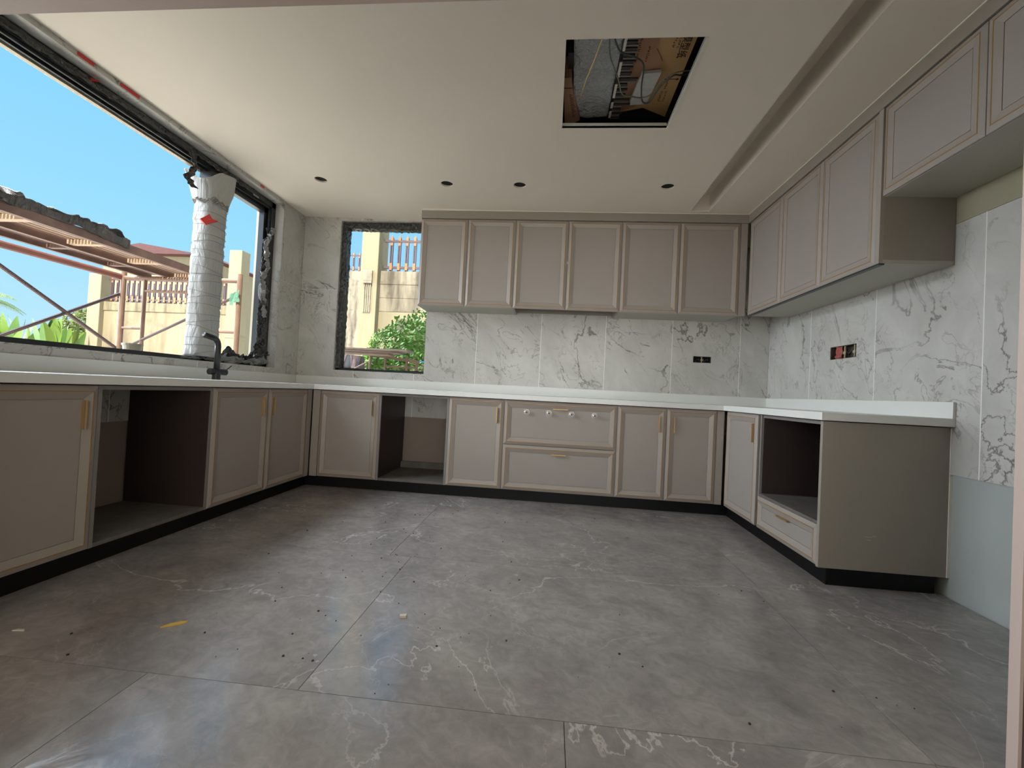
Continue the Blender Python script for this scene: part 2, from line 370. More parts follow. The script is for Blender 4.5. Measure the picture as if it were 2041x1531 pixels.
# light trough
zt = zc(1.2)
ht = .14; tg = MB(); tg.box(SX1, YF+.3, zt+.012, SX1+.012, SY1, zt+ht); tg.box(SX0-.20, YF+.3, zt+ht, SX1+.012, SY1, zt+ht+.012)
tg.box(SX0-.20, SY1, zt+.014, SX1+.012, SY1+.012, zt+ht+.012); tg.box(SX0-.212, YF+.3, zt+.014, SX0-.20, SY1, zt+ht+.012); tg.box(SX0-.20, YF+.288, zt+.014, SX1+.012, YF+.3, zt+ht+.012)
tg.build('light_trough', M_CEIL, ce)
cn = MB()
for x, y in spots:
    cn.tube([(x, 3.2975, zc(x)+.0125), (x, 3.2975, zc(x)+.11)], .0487, 20)
lc = cn.build('lamp_cavity', M_VOID, ce)
# hatch edges (white plasterboard edge) and void
hz = zc(.3)
he = MB(); he.box(HX1, HY0, hz-.004, HX1+.010, HY1, hz+.016); he.box(HX0, HY1, hz-.003, HX1, HY1+.006, hz+.03)
he.build('hatch_edge', M_EDGEW, ce)
struct(MB().box(WL, YF, 2.755, WR, WB, 2.775), 'ceiling_2', M_VOID)
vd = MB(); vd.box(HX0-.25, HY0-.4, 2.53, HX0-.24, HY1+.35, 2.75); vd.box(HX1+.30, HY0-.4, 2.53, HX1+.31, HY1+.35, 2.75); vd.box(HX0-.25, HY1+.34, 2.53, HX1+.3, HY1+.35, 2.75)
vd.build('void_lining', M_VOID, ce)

# ------------------------------------------------------------------ cabinet doors
def ring_mesh(w, h, rings):
    """rings of (inset, y) -> frame strips between consecutive rings. local x 0..w, z 0..h"""
    mb = MB()
    for (i0, y0), (i1, y1) in zip(rings, rings[1:]):
        a = [(i0, y0, i0), (w-i0, y0, i0), (w-i0, y0, h-i0), (i0, y0, h-i0)]
        b = [(i1, y1, i1), (w-i1, y1, i1), (w-i1, y1, h-i1), (i1, y1, h-i1)]
        mb.add(a+b, [(k, (k+1) % 4, 4+(k+1) % 4, 4+k) for k in range(4)])
    return mb
def handle(parent, x, z, length, vertical, y=-.016):
    mb = MB(); t = .008
    if vertical:
        mb.box(x-.004, y-.019, z-length/2, x+.004, y-.014, z+length/2); mb.box(x-.004, y-.018, z-length/2, x-.0015, y+.006, z+length/2)
    else:
        mb.box(x-length/2, y-.022, z-.004, x+length/2, y-.017, z+.004); mb.box(x-length/2, y-.021, z+.0015, x+length/2, y+.006, z+.004)
    return mb.build('handle', M_BRASS, parent, bevel=.0012)
def add_door(cab, x0, z0, w, h, hside=None, name='door', flat=False, knobs=False, hz_=None):
    e = .0015
    d = bpy.data.objects.new(name, None)
    x0 += e; w -= 2*e; z0 += e; h -= 2*e
    ridge, base = (-.020, -.009) if not flat else (-.018, -.012)
    rings = [(.0, -.0005), (.0, -.010), (.002, -.0115), (.022, ridge)]
    fr = ring_mesh(w, h, rings); fr2 = ring_mesh(w, h, [(.0262, ridge), (.057, base), (.0572, base+.004), (.0592, base+.004), (.0594, base+.0008)])
    fr.add(fr2.v, fr2.f)
    fr.add([(0, -.0005, 0), (w, -.0005, 0), (w, -.0005, h), (0, -.0005, h)], [(0, 1, 2, 3)])
    do = fr.build(name, M_CAB, cab); do.location = (x0, 0, z0)
    ring_mesh(w, h, [(.022, ridge), (.0222, ridge-.0008), (.0260, ridge-.0008), (.0262, ridge)]).build('gold_inlay', M_GOLD, do)
    MB().box(.0592, base+.0008, .0592, w-.0592, base+.0055, h-.0592).build('panel', M_PANEL, do)
    if hside == 'right': handle(do, w-.057, h-.125, .125, True, base)
    if hside == 'left': handle(do, .056, h-.125, .125, True, base)
    if hside == 'top': handle(do, w/2, h-(hz_ or .062), .12, False, base)
    return do
def body(cab, w, dep, h, m_out=M_CABD, m_in=M_DARKWOOD, back=True, bottom=True, top=True, t=.018, inner=True, sz=0):
    s = MB(); s.box(.0003, 0, sz, t, dep, h); s.build('side_panel', m_out, cab)
    s = MB(); s.box(w-t, 0, sz, w-.0003, dep, h); s.build('side_panel', m_out, cab)
    if inner:
        MB().box(t, .004, t, t+.003, dep, h-t).build('inner_lining', m_in, cab); MB().box(w-t-.003, .004, t, w-t, dep, h-t).build('inner_lining', m_in, cab)
    if bottom: MB().box(t, 0, 0, w-t, dep, t).build('bottom_panel', m_out if not inner else M_DUST, cab)
    if top: MB().box(t, 0, h-t, w-t, dep, h).build('top_panel', m_out, cab)
    if back: MB().box(t, dep-.012, t, w-t, dep, h-t).build('back_panel', m_in, cab)
def feet(cab, w, dep):
    for x in (.07, w-.07):
        for y in (.12, dep-.08):
            MB().tube([(x, y, -ZB), (x, y, 0)], .02, 8).build('foot', M_KICK, cab)
H = ZT-ZB
BD = WB-D-.022
def base_unit(loc, rz, w, dep, doors, label, name='base_cabinet', cav=None, back=True):
    c = empty(name, loc, rz, label, 'cabinet')
    body(c, w, dep, H, m_out=M_EDGE if cav else M_CABD, back=back)
    feet(c, w, dep)
    for d in doors: add_door(c, **d)
    return c
yb = D+.020
base_unit((-1.978+.067, yb, ZB), 0, .509, BD, [dict(x0=0, z0=0, w=.509, h=H, hside='right')], 'grey base cabinet with one door under the small back window, left of the empty opening')
c = base_unit((-1.402, yb-.010, ZB), 0, .589, BD+.01, [], 'open doorless base cabinet with dusty shelf in the back row of counters', name='open_cabinet', cav=1, back=False)
MB().box(.018, BD-.03, .018, .571, BD-.012, .075).build('back_rail', M_DUST, c)
base_unit((-.813, yb, ZB), 0, .454, BD, [dict(x0=0, z0=0, w=.454, h=H, hside='right')], 'narrow grey base cabinet between the back open cabinet and the wide drawers')
c = empty('drawer_cabinet', (-.359, yb, ZB), 0, 'wide grey base cabinet with two deep drawers and a row of chrome knobs', 'cabinet')
body(c, .898, BD, H); feet(c, .898, BD)
zs = .4535-ZB
u = add_door(c, 0, zs, .898, H-zs, 'top', name='drawer', hz_=.054)
for x in (-.181, -.001, .178, .359):
    xx = x+.359; zz = .718-ZB-zs
    mb = MB(); mb.tube([(xx, -.008, zz), (xx, -.013, zz), (xx, -.0135, zz), (xx, -.022, zz), (xx, -.036, zz), (xx, -.039, zz)], [.024, .024, .016, .014, .017, .013], 18)
    kn = mb.build('knob', M_CHROME, u, smooth=False)
    MB().tube([(xx, -.0385, zz), (xx, -.0405, zz)], .0085, 14).build('knob_cap', M_ALU, kn)
add_door(c, 0, 0, .898, zs, 'top', name='drawer', hz_=.060)
base_unit((.539, yb, ZB), 0, .757, BD, [dict(x0=0, z0=0, w=.3785, h=H, hside='right'), dict(x0=.3785, z0=0, w=.3785, h=H, hside='left')], 'grey two-door base cabinet right of the wide drawers in the back row')
# corner fillers
def filler(name, label, x0, y0, z0, x1, y1, z1, m=M_CAB):
    return tag(MB().box(x0, y0, z0, x1, y1, z1).build(name, m, bevel=.001), label, 'filler panel')
filler('filler_panel', 'narrow grey filler strip in the left inner corner of the base cabinets, facing the room', -1.975, D+.006, ZB, -1.913, D+.024, ZT)
filler('filler_panel', 'narrow grey filler strip in the right inner corner of the base cabinets', 1.297, D+.006, ZB, 1.350, D+.024, ZT)
filler('filler_panel', 'narrow grey filler strip closing the left counter row at its inner corner', XL-.024, 3.418, ZB, XL-.006, D+.005, ZT)
# right row (fronts face -x)
rzR = -PI/2
RD = WR-XR-.022
c = base_unit((XR+.020, D-.004, ZB), rzR, .508, RD, [dict(x0=.012, z0=0, w=.496, h=H, hside='right')], 'grey one-door base cabinet in the right row beside the dark oven opening')
c = empty('oven_cabinet', (XR+.020, 2.9325, ZB), rzR, 'grey oven housing with dark empty opening, gold handled drawer and plain end panel', 'cabinet')
w = 2.9325-2.274; zd = .2946-ZB
MB().box(0, -.010, zd-.004, .018, RD, H).build('side_panel', M_EDGE, c)
MB().box(0, 0, 0, .018, RD, zd-.006).build('side_panel', M_EDGE, c)
MB().box(w-.020, -.020, 0, w, RD, H).build('end_panel', M_CABD, c, bevel=.001)
MB().box(.018, .004, zd+.018, .022, RD-.012, H-.018).build('inner_lining', M_DARKWOOD, c); MB().box(w-.024, .004, zd+.018, w-.020, RD-.012, H-.018).build('inner_lining', M_DARKWOOD, c)
MB().box(.022, RD-.012, zd, w-.024, RD, H).build('back_panel', M_DARKWOOD, c)
MB().box(.018, 0, H-.018, w-.020, RD-.012, H).build('top_panel', M_EDGE, c)
MB().box(.018, -.012, zd, w-.020, RD-.012, zd+.016).build('shelf', M_DUST, c)
MB().box(.018, 0, 0, w-.020, RD, .018).build('bottom_panel', M_EDGE, c)
feet(c, w-.06, RD)
MB().box(w-.001, RD-.001, 0, w+.003, RD+.0215, H).build('sealant_line', M_EDGEW, c)
for (u_, v_, a_) in ((.19, .165, .035), (.20, .15, .02), (.225, .17, .018)):
    MB().box(w+.00, u_, v_, w+.0005, u_+a_, v_+.003).build('scuff_mark', M_EDGE if False else M_UNDER, c)
add_door(c, .0, 0, w-.021, zd-.002, 'top', name='drawer', hz_=.058)
# left row (fronts face +x)
rzL = PI/2
LD = XL-WL-.022
base_unit((XL-.020, 1.20, ZB), rzL, .551, LD, [dict(x0=0, z0=0, w=.551, h=H, hside='right')], 'nearest grey base cabinet of the left row, cut by the photo edge')
c = base_unit((XL-.010, 1.751, ZB), rzL, .658, LD+.01, [], 'large open doorless base cabinet with dark interior in the left row under the big window', name='open_cabinet', cav=1, back=False)
base_unit((XL-.020, 2.409, ZB), rzL, 1.007, LD, [dict(x0=0, z0=0, w=.5085, h=H, hside='right'), dict(x0=.5085, z0=0, w=.4985, h=H, hside='left')], 'grey two-door base cabinet below the black tap')
# plinths
k = .055
tag(MB().box(XL-k, D+k, 0, XR+k, D+k+.015, ZB).build('plinth', M_KICK), 'black plinth strip under the back row of base cabinets', 'plinth')
tag(MB().box(XL-k-.015, YF+.01, 0, XL-k, D+k+.015, ZB).build('plinth', M_KICK), 'black plinth strip under the left row of base cabinets', 'plinth')
tag(MB().box(XR+k, 2.274+k*.5, 0, XR+k+.015, D+k, ZB).box(XR+k+.015, 2.274+k*.5, 0, WR-.03, 2.274+k*.5+.015, ZB).build('plinth', M_KICK), 'black plinth strip turning the corner under the right row and end panel', 'plinth')
# countertop
ct = empty('countertop', (0, 0, CT0), 0, 'white u-shaped stone countertop running along three walls', 'countertop')
poly = [(WL, YF+.005), (XL+.02, YF+.005), (XL+.02, D-.02), (XR-.02, D-.02), (XR-.02, 2.252), (WR, 2.252), (WR, WB), (WL, WB)]
MB().prism(poly, 0, CT1-CT0).build('slab', M_QUARTZ, ct, bevel=.002)
MB().box(WL, YF+.005, .040, WL+.015, WB-.015, UPZ-CT0).build('upstand', M_QUARTZ, ct, bevel=.0015)
MB().box(WL, WB-.015, .040, WR, WB, UPZ-CT0).build('upstand', M_QUARTZ, ct, bevel=.0015)
MB().box(WR-.015, 2.252, .040, WR, WB-.015, UPZ-CT0).build('upstand', M_QUARTZ, ct, bevel=.0015)

# ------------------------------------------------------------------ upper cabinets
UH = ZUT-ZUB; UD = WB-DU-.022
def upper(loc, rz, w, dep, h, doors, label, bottom=True, flat=False):
    c = empty('wall_cabinet', loc, rz, label, 'cabinet')
    body(c, w, dep, h, m_out=M_CABD, m_in=M_CABD, bottom=False, inner=False, sz=.0183 if bottom else 0)
    if bottom: MB().box(.0, .0, -.0, w, dep, .018).build('bottom_panel', M_UNDER, c)
    for a, b in doors: add_door(c, a, 0, b-a, h, flat=flat)
    return c
yu = DU+.020
upper((-1.220, yu, ZUB), 0, .855, UD, UH, [(0, .428), (.428, .855)], 'grey two-door wall cabinet beside the small back window')
c = upper((-.365, yu, ZUB), 0, .920, UD, UH, [(0, .460), (.460, .920)], 'grey two-door wall cabinet without a base, in the middle of the back wall', bottom=False)
MB().box(.458, -.024, .40, .464, -.018, .42).build('white_sticker', M_EDGEW, c)
upper((.555, yu, ZUB), 0, .975, UD, UH, [(0, .485), (.485, .975)], 'grey two-door wall cabinet on the back wall nearest the right corner')
filler('filler_panel', 'narrow grey filler strip between the back and right wall cabinets', 1.531, DU+.006, ZUB, XRU-.001, DU+.024, ZUT)
URD = WR-XRU-.022
c = upper((XRU+.020, DU-.01, ZUB), rzR, 3.745-2.284, URD, UH, [(0.01, 3.745-3.231), (3.745-3.231, 3.745-2.7685), (3.745-2.7685, 3.745-2.315)], 'long three-door wall cabinet on the right wall, hanging lower than its neighbours', flat=True)
MB().box(3.745-2.314, -.019, 0, 3.745-2.284, .0, UH).build('side_strip', M_CAB, c)
MB().box(.0, -.018, -.008, 3.745-2.284, .008, -.0005).build('light_strip', M_ALU, c)
MB().box(.35, URD+.017, -.005, 3.745-2.284, URD+.0215, -.0005).build('sealant_line', M_EDGEW, c)
upper((XRU+.020, 2.284, ZBLK), rzR, .510, URD, ZUT-ZBLK, [(0, .510)], 'short high wall cabinet on the right wall next to the long low one', flat=True)
upper((XRU+.020, 1.774, ZBLK), rzR, .560, URD, ZUT-ZBLK, [(0, .560)], 'short high wall cabinet nearest the camera, cut by the top right photo corner', flat=True)
FT = 2.458
c = empty('top_fascia', (0, 0, ZUT), 0, 'grey fascia strip with white sealant line above all wall cabinets', 'fascia')
fm = MB(); fm.box(-1.220, DU, .002, XRU, DU+.018, FT-ZUT); fm.box(-1.220, DU+.018, .002, -1.202, WB, FT-ZUT)
fm.build('fascia_board', M_CABD, c)
MB().box(XRU, 1.21, .002, XRU+.018, DU+.018, FT-ZUT).build('fascia_board', M_CABD, c)
pf = [(-1.217, DU+.003), (XRU+.003, DU+.003), (XRU+.003, 1.21), (XRU+.012, 1.21), (XRU+.012, DU+.012), (-1.208, DU+.012), (-1.208, WB), (-1.217, WB)]
fb = MB().prism(pf, FT-ZUT+.006, FT-ZUT+.05); fb.v = [(x, y, z if z < FT-ZUT+.02 else zc(x)-ZUT-.0005) for x, y, z in fb.v]; fb.build('packing_strip', M_CEIL, c)
MB().prism([(-1.223, DU-.004), (XRU-.004, DU-.004), (XRU-.004, 1.21), (XRU+.012, 1.21), (XRU+.012, DU+.012), (-1.21, DU+.012), (-1.21, WB), (-1.223, WB)], FT-ZUT, FT-ZUT+.006).build('sealant_line', M_EDGEW, c)

# ------------------------------------------------------------------ faucet
fx, fy = -2.335, 2.845
c = empty('kitchen_faucet', (fx, fy, CT1+.0005), 0, 'matt black swan neck tap standing on the counter under the big window', 'faucet')
MB().tube([(0, 0, 0), (0, 0, .055)], .026, 20).build('base', M_FAUCET, c, smooth=False)
pts = [(0, 0, .05), (0, 0, .235)]
dx, dy = .12, -.99
for i in range(1, 9):
    a = i/8*1.35; rr = .055
    pts.append((dx*rr*(1-math.cos(a)), dy*rr*(1-math.cos(a)), .232+rr*math.sin(a)))
l = pts[-1]; pts.append((l[0]+dx*.10, l[1]+dy*.10, l[2]+.010))
MB().tube(pts, .019, 16).build('spout', M_FAUCET, c, smooth=True)
MB().tube([(-.01, -.055, .055), (.012, .072, .055)], .022, 18).build('valve_body', M_FAUCET, c)
MB().tube([(.01, .062, .06), (.02, .115, .105)], .0035, 8).build('lever', M_FAUCET, c)

# ------------------------------------------------------------------ window 1 (big, left)
FXO = WL-.08
y0, y1, z0, z1 = LWIN; y1 -= .008; z0 += .008; z1 -= .008
w1 = tag(bpy.data.objects.new('window_1', None), kind='structure'); COL.objects.link(w1)
def wpart(name, m, *boxes, bevel=.0015):
    mb = MB()
    for b in boxes: mb.box(*b)
    return mb.build(name, m, w1, bevel=bevel)
x1_ = FXO; x0_ = FXO-.095
wpart('frame', M_ALU, (x0_, y0, z1-.055, x1_, y1, z1), (x0_, y0, z0, x1_, y1, z0+.03), (x0_, y1-.055, z0, x1_, y1, z1), (x0_, y0, z0, x1_, y0+.055, z1))
wpart('frame_rib', M_ALU, (x1_-.02, y0, z1-.075, x1_-.008, y1, z1-.055), (x1_-.05, y0, z1-.085, x1_-.038, y1, z1-.055), (x1_-.02, y1-.075, z0+.03, x1_-.008, y1-.055, z1-.055))
wpart('outer_trim', M_ALUL, (x0_-.03, y0, z1-.075, x0_, y1, z1-.03), (x0_-.03, y1-.075, z0, x0_, y1-.03, z1-.03))
wpart('mullion', M_ALU, (x0_, 2.98, z0, x1_, 3.05, z1-.03))
wpart('sash', M_ALU, (x0_+.01, 3.05, z1-.115, x0_+.06, y1-.055, z1-.055), (x0_+.01, y1-.105, z0+.03, x0_+.06, y1-.055, z1-.055), (x0_+.01, 3.05, z0+.03, x0_+.06, y1-.055, z0+.06))
wpart('white_label', M_EDGEW, (x1_, 3.43, z1-.052, x1_+.001, 3.50, z1-.036), bevel=0)
# ------------------------------------------------------------------ window 2 (small, back)
x0, x1, z0, z1 = BWIN; x0 += .006; x1 -= .006; z0 += .006; z1 -= .006
w2 = tag(bpy.data.objects.new('window_2', None), kind='structure'); COL.objects.link(w2)
yw0, yw1 = WB+.035, WB+.125
MB().box(x0, yw0, z1-.05, x1, yw1, z1).box(x0, yw0, z0, x1, yw1, z0+.022).box(x0, yw0, z0, x0+.045, yw1, z1).box(x1-.012, yw0, z0, x1, yw1, z1).build('frame', M_ALU, w2, bevel=.003)
MB().box(x0+.04, yw0+.05, z0+.02, x1-.01, yw0+.056, z1-.045).build('glass_pane', M_GLASS, w2)

# ------------------------------------------------------------------ crumpled films
def sheet(name, m, parent, path, width_dir, width, amp, n=60, k=10, seed=0, freq=14, nrm=None, taper=None):
    """crumpled ribbon along path"""
    path = [Vector(p) for p in path]; seg = [(b-a).length for a, b in zip(path, path[1:])]; T = sum(seg)
    V = []; Fc = []; wd = Vector(width_dir).normalized()
    for i in range(n+1):
        s = T*i/n; j = 0
        while j < len(seg)-1 and s > seg[j]: s -= seg[j]; j += 1
        p = path[j].lerp(path[j+1], s/seg[j]); d = (path[j+1]-path[j]).normalized(); nn = Vector(nrm).normalized() if nrm else d.cross(wd).normalized()
        ww = width*(taper(i/n) if taper else 1)*(1+.35*noise.noise(Vector((i*.35, seed, 0))))
        for q_ in range(k+1):
            u = q_/k-.5; P = p+wd*(u*ww)
            nv = noise.noise_vector(Vector((P.x*freq+seed, P.y*freq, P.z*freq)))+.5*noise.noise_vector(Vector((P.x*freq*2.3+seed, P.y*freq*2.3, P.z*freq*2.3)))
            V.append(P+nn*abs(nv.x)*amp*1.2+wd*nv.y*amp*.6+d*nv.z*amp*.5)
    for i in range(n):
        for q_ in range(k):
            a = i*(k+1)+q_; Fc.append((a, a+1, a+k+2, a+k+1))
    mb = MB().add(V, Fc); o = mb.build(name, m, parent)
    s_ = o.modifiers.new('thick', 'SOLIDIFY'); s_.thickness = .0012
    return o
c = empty('protective_film', (FXO, 3.66, 1.0), 0, 'crumpled black protective film hanging down the right jamb of the big window', 'plastic film')
def rel(pts, o): return [(a-o[0], b-o[1], z-o[2]) for a, b, z in pts]
O = (FXO, 3.66, 1.0)
sheet('film_strip', M_FILM, c, rel([(FXO+.012, 3.64, 2.22), (FXO+.012, 3.61, 1.9), (FXO+.014, 3.62, 1.5), (FXO+.014, 3.60, 1.03)], O), (0, 1, 0), .13, .035, n=90, k=14, seed=3, nrm=(1, -.3, 0), taper=lambda t: .6+.7*t)
sheet('film_strip', M_FILMG, c, rel([(FXO+.03, 3.66, 2.24), (FXO+.03, 3.59, 2.10), (FXO+.035, 3.60, 1.86), (FXO+.03, 3.56, 1.74), (FXO+.03, 3.60, 1.55), (FXO+.03, 3.61, 1.42)], O), (.2, 1, .3), .05, .035, n=80, k=8, seed=9, nrm=(1, -.2, 0), freq=20)
sheet('film_strip', M_FILM, c, rel([(FXO+.02, 3.65, 1.05), (FXO+.03, 3.4, 1.02), (FXO+.02, 3.14, 1.035)], O), (.9, 0, .5), .115, .05, n=60, k=12, seed=5, nrm=(.2, 0, 1))
sheet('film_strip', M_FILMG, c, rel([(FXO+.045, 3.66, 1.01), (FXO+.05, 3.35, 1.0), (FXO+.03, 2.8, 1.0)], O), (.9, 0, .3), .035, .02, n=60, k=8, seed=15, nrm=(.2, 0, 1))
sheet('film_strip', M_FILMG, c, rel([(FXO+.03, 3.66, 1.045), (FXO+.035, 3.5, 1.03), (FXO+.03, 3.3, 1.025), (FXO+.03, 3.12, 1.02)], O), (0, 0, 1), .07, .04, n=60, k=8, seed=71, nrm=(1, 0, .2), freq=16)
lp = MB()
for j in range(4):
    cx_, cz_ = 3.555+.006*j, 1.64-.01*j
    lp.tube([(.03+.004*j, cx_-3.66+.028*math.cos(t_*.45), cz_-1.0+.075*math.sin(t_*.45)) for t_ in range(15)], .0022, 5)
lp.build('cord_loop', M_FILMG, c)
c = empty('protective_film', (FXO, 2.80, 2.40), 0, 'torn scrap of dark film dangling from the head of the big window', 'plastic film')
sheet('film_strip', M_FILM, c, [(.02, -.02, .04), (.02, .0, -.06), (.03, -.03, -.12), (.02, -.06, -.155), (.03, .0, -.21)], (0, 1, .2), .06, .02, n=30, k=8, seed=21, nrm=(1, 0, 0), freq=25)
sheet('film_strip', M_FILM, c, [(.02, .0, .05), (.02, .2, .04), (.02, .45, .05), (.02, .75, .045)], (0, 0, 1), .035, .015, n=60, k=6, seed=31, nrm=(1, 0, -.5), freq=25)
sheet('film_strip', M_FILM, c, [(.012, -1.3, .05), (.012, -.8, .045), (.012, -.3, .05), (.012, 0, .045)], (0, 0, 1), .04, .012, n=80, k=6, seed=37, nrm=(1, 0, -.5), freq=20)
c = empty('protective_film', (-2.1, WB+.03, 1.0), 0, 'dark stretch film wound around the frame of the small back window', 'plastic film')
sheet('film_strip', M_FILM, c, [(.0, .0, .02), (.0, .0, .5), (.005, .0, 1.0), (.0, .0, 1.46)], (1, 0, 0), .055, .012, n=110, k=8, seed=41, nrm=(.2, -1, 0), freq=22)
sheet('film_strip', M_FILM, c, [(.03, .03, .02), (.03, .03, .5), (.03, .03, 1.0), (.03, .03, 1.42)], (0, 1, 0), .08, .010, n=110, k=8, seed=43, nrm=(1, 0, 0), freq=22)
sheet('film_strip', M_FILM, c, [(-.02, 0, 1.445), (.4, 0, 1.44), (.86, 0, 1.44)], (0, 0, 1), .055, .010, n=80, k=8, seed=47, nrm=(0, -1, 0), freq=22)
sheet('film_strip', M_FILM, c, [(.0, .04, 1.415), (.4, .04, 1.41), (.86, .04, 1.41)], (0, 1, 0), .08, .010, n=80, k=8, seed=49, nrm=(0, 0, -1), freq=22)
sheet('film_strip', M_FILM, c, [(.0, .02, .026), (.4, .02, .024), (.86, .02, .026)], (0, 1, 0), .05, .006, n=60, k=5, seed=51, nrm=(0, 0, 1), freq=22)

# wrapped post
c = empty('wrapped_post', (-2.625, 3.02, 1.0), 0, 'post wrapped in white foam sheet and twine at the big window', 'wrapped post')
def rr_ring(cx, cy, z, a, b, n=36, p=3.0, seed=0, amp=.006):
    o = []
    for k_ in range(n):
        t_ = 2*PI*k_/n; cc, ss = math.cos(t_), math.sin(t_)
        x_ = a*math.copysign(abs(cc)**(2/p), cc); y_ = b*math.copysign(abs(ss)**(2/p), ss)
        f_ = 1+noise.noise(Vector((x_*14, y_*14, z*11+seed)))*amp/.1
        o.append(Vector((cx+x_*f_, cy+y_*f_, z)))
    return o
mb = MB(); rings = []
nz_ = 70
for i in range(nz_+1):
    t_ = i/nz_; z = .02+t_*1.17
    band = (z*13) % 1; pinch = .95 if band < .14 else 1.0
    rings.append(rr_ring(.012*(1-t_), -.0+.02*t_, z, .088*pinch*(1-.02*t_), .098*pinch*(1-.02*t_), seed=2))
V = [v for r_ in rings for v in r_]; n = 36; Fc = []
for i in range(nz_):
    for k_ in range(n): Fc.append((i*n+k_, i*n+(k_+1) % n, (i+1)*n+(k_+1) % n, (i+1)*n+k_))
Fc.append(tuple(range(n-1, -1, -1)))
post = mb.add(V, Fc).build('foam_wrap', M_FOAM, c, smooth=True)
rings = []
for i in range(13):
    t_ = i/12; z = 1.16+t_*.235
    sc_ = 1.0+.48*t_**1.5 if t_ > .15 else .93
    r_ = rr_ring(0, .02, z, .088*sc_, .098*sc_, p=3.5, seed=8, amp=.012)
    for k_, v in enumerate(r_):
        v.z += t_*.05*math.sin(k_/36*2*PI*2+1.0)-t_*.03; v.y += t_*.01; v.x -= t_*.02
    rings.append(r_)
V = [v for r_ in rings for v in r_]; Fc = []
for i in range(12):
    for k_ in range(n): Fc.append((i*n+k_, i*n+(k_+1) % n, (i+1)*n+(k_+1) % n, (i+1)*n+k_))
o = MB().add(V, Fc).build('foam_collar', M_FOAM, c, smooth=True); s_ = o.modifiers.new('t', 'SOLIDIFY'); s_.thickness = .004
for i in range(20):
    z = .05+i*.058+random.uniform(-.01, .01); tl = random.uniform(-.03, .03); ph = random.uniform(0, 6)
    r_ = rr_ring(.012*(1-z/1.2), .02*z, z, .089, .099, n=36, seed=2)
    pts = [Vector((v.x, v.y, v.z+tl*math.sin(k_/36*2*PI+ph))) for k_, v in enumerate(r_)]
    MB().tube(pts+[pts[0]], .0016, 5, cap=False).build('twine', mat('twine', srgb(138, 134, 126), .8) if i == 0 else bpy.data.materials['twine'], c)
for i in range(4):
    z = 1.165+i*.008
    r_ = rr_ring(0, .02, z, .094, .104, n=36, seed=4, amp=.02)
    pts = [Vector((v.x, v.y, v.z+.014*math.sin(k_*1.3+i))) for k_, v in enumerate(r_)]
    MB().tube(pts+[pts[0]], .004, 5, cap=False).build('twine', bpy.data.materials['twine'], c)
M_RED = mat('red_tape', srgb(214, 58, 52), .5)
stk = MB().add([(.105, -.06, .99), (.108, -.03, .965), (.106, .02, 1.0), (.106, -.005, 1.012), (.106, -.02, 1.04), (.10, -.04, 1.02)], [(0, 1, 2, 3, 4, 5)])
dirn = Vector((.66, -.75, 0)); side = Vector((.75, .66, 0))
pl = [(-.055, 0.0), (-.02, -.035), (.05, .012), (.018, .018), (-.002, .05), (-.03, .022)]
cpt = Vector((.0, .012, 1.02))+dirn*.104
vv = [cpt+side*a+Vector((0, 0, b)) for a, b in pl]; MB().add(vv+[v-dirn*.05 for v in vv], [tuple(range(6)), tuple(range(11, 5, -1))]+[(i, (i+1) % 6, 6+(i+1) % 6, 6+i) for i in range(6)]).build('red_sticker', M_RED, c)

# red tape pieces
def tape(y, z, w_, h_, label, x=WL):
    mb = MB().box(x+.0003, y, z, x+.0016, y+w_, z+h_)
    tag(mb.build('red_tape', M_RED), label, 'tape', None)
tape(1.985, 2.492, .085, .020, 'upper left red tape piece on the wall strip above the big window')
tape(2.21, 2.492, .115, .020, 'longer red tape piece on the wall strip above the big window')
tape(3.40, 2.492, .05, .018, 'small red tape piece above the far end of the big window')
tag(MB().add([(0, 0, 0), (.02, .07, -.012), (.055, .10, .0), (.035, .12, .016), (.0, .06, .016), (0, 0, .002), (.02, .07, -.010), (.055, .10, .002), (.035, .12, .018), (.0, .06, .018)], [(0, 1, 2, 3, 4), (9, 8, 7, 6, 5)]+[(i, (i+1) % 5, 5+(i+1) % 5, 5+i) for i in range(5)]).build('red_tape', M_RED), 'peeling arrow shaped red tape at the head of the big window frame', 'tape').location = (FXO-.01, 2.03, z1-.02)

# ------------------------------------------------------------------ socket holes
def socket(name, label, face_axis, u0, u1, z0, z1, face, red=False):
    loc = ((u0+u1)/2, face, z0) if face_axis == 'y' else (face, (u0+u1)/2, z0)
    c = empty(name, loc, 0 if face_axis == 'y' else -PI/2, label, 'socket box')
    W_ = u1-u0; H_ = z1-z0; dp = .05
    MB().box(-W_/2, dp, 0, W_/2, dp+.003, H_).box(-W_/2, .004, 0, -W_/2+.003, dp, H_).box(W_/2-.003, .004, 0, W_/2, dp, H_).box(-W_/2, .004, 0, W_/2, dp, .003).box(-W_/2, .004, H_-.003, W_/2, dp, H_).build('back_box', M_VOID if not red else mat('rusty_box', srgb(70, 58, 50), .7), c)
    for q_ in ([0] if not red else [.0, W_*.36]):
        MB().box(q_-.004, .012, .003, q_+.004, .02, H_-.003).box(q_-.012, .010, H_*.35, q_+.012, .014, H_*.55).build('lug', mat('yellowed_plastic', srgb(170, 160, 128), .6), c)
    for j in range(3):
        xx = W_*(-.3+.25*j)
        MB().tube([(xx, dp, H_*.2), (xx+.01, dp*.5, H_*.6), (xx+.03, dp*.6, H_*.4), (xx+.035, dp, H_*.8)], .0022, 6).build('wire', mat('wire_grey', srgb(110, 100, 92), .5), c)
    if red:
        sheet('red_wrap', mat('red_plastic', srgb(168, 84, 76), .4), c, [(-W_*.22, .014, H_*.05), (-W_*.18, .012, H_*.95)], (1, 0, 0), W_*.26, .012, n=14, k=6, seed=4, nrm=(0, -1, 0), freq=40)
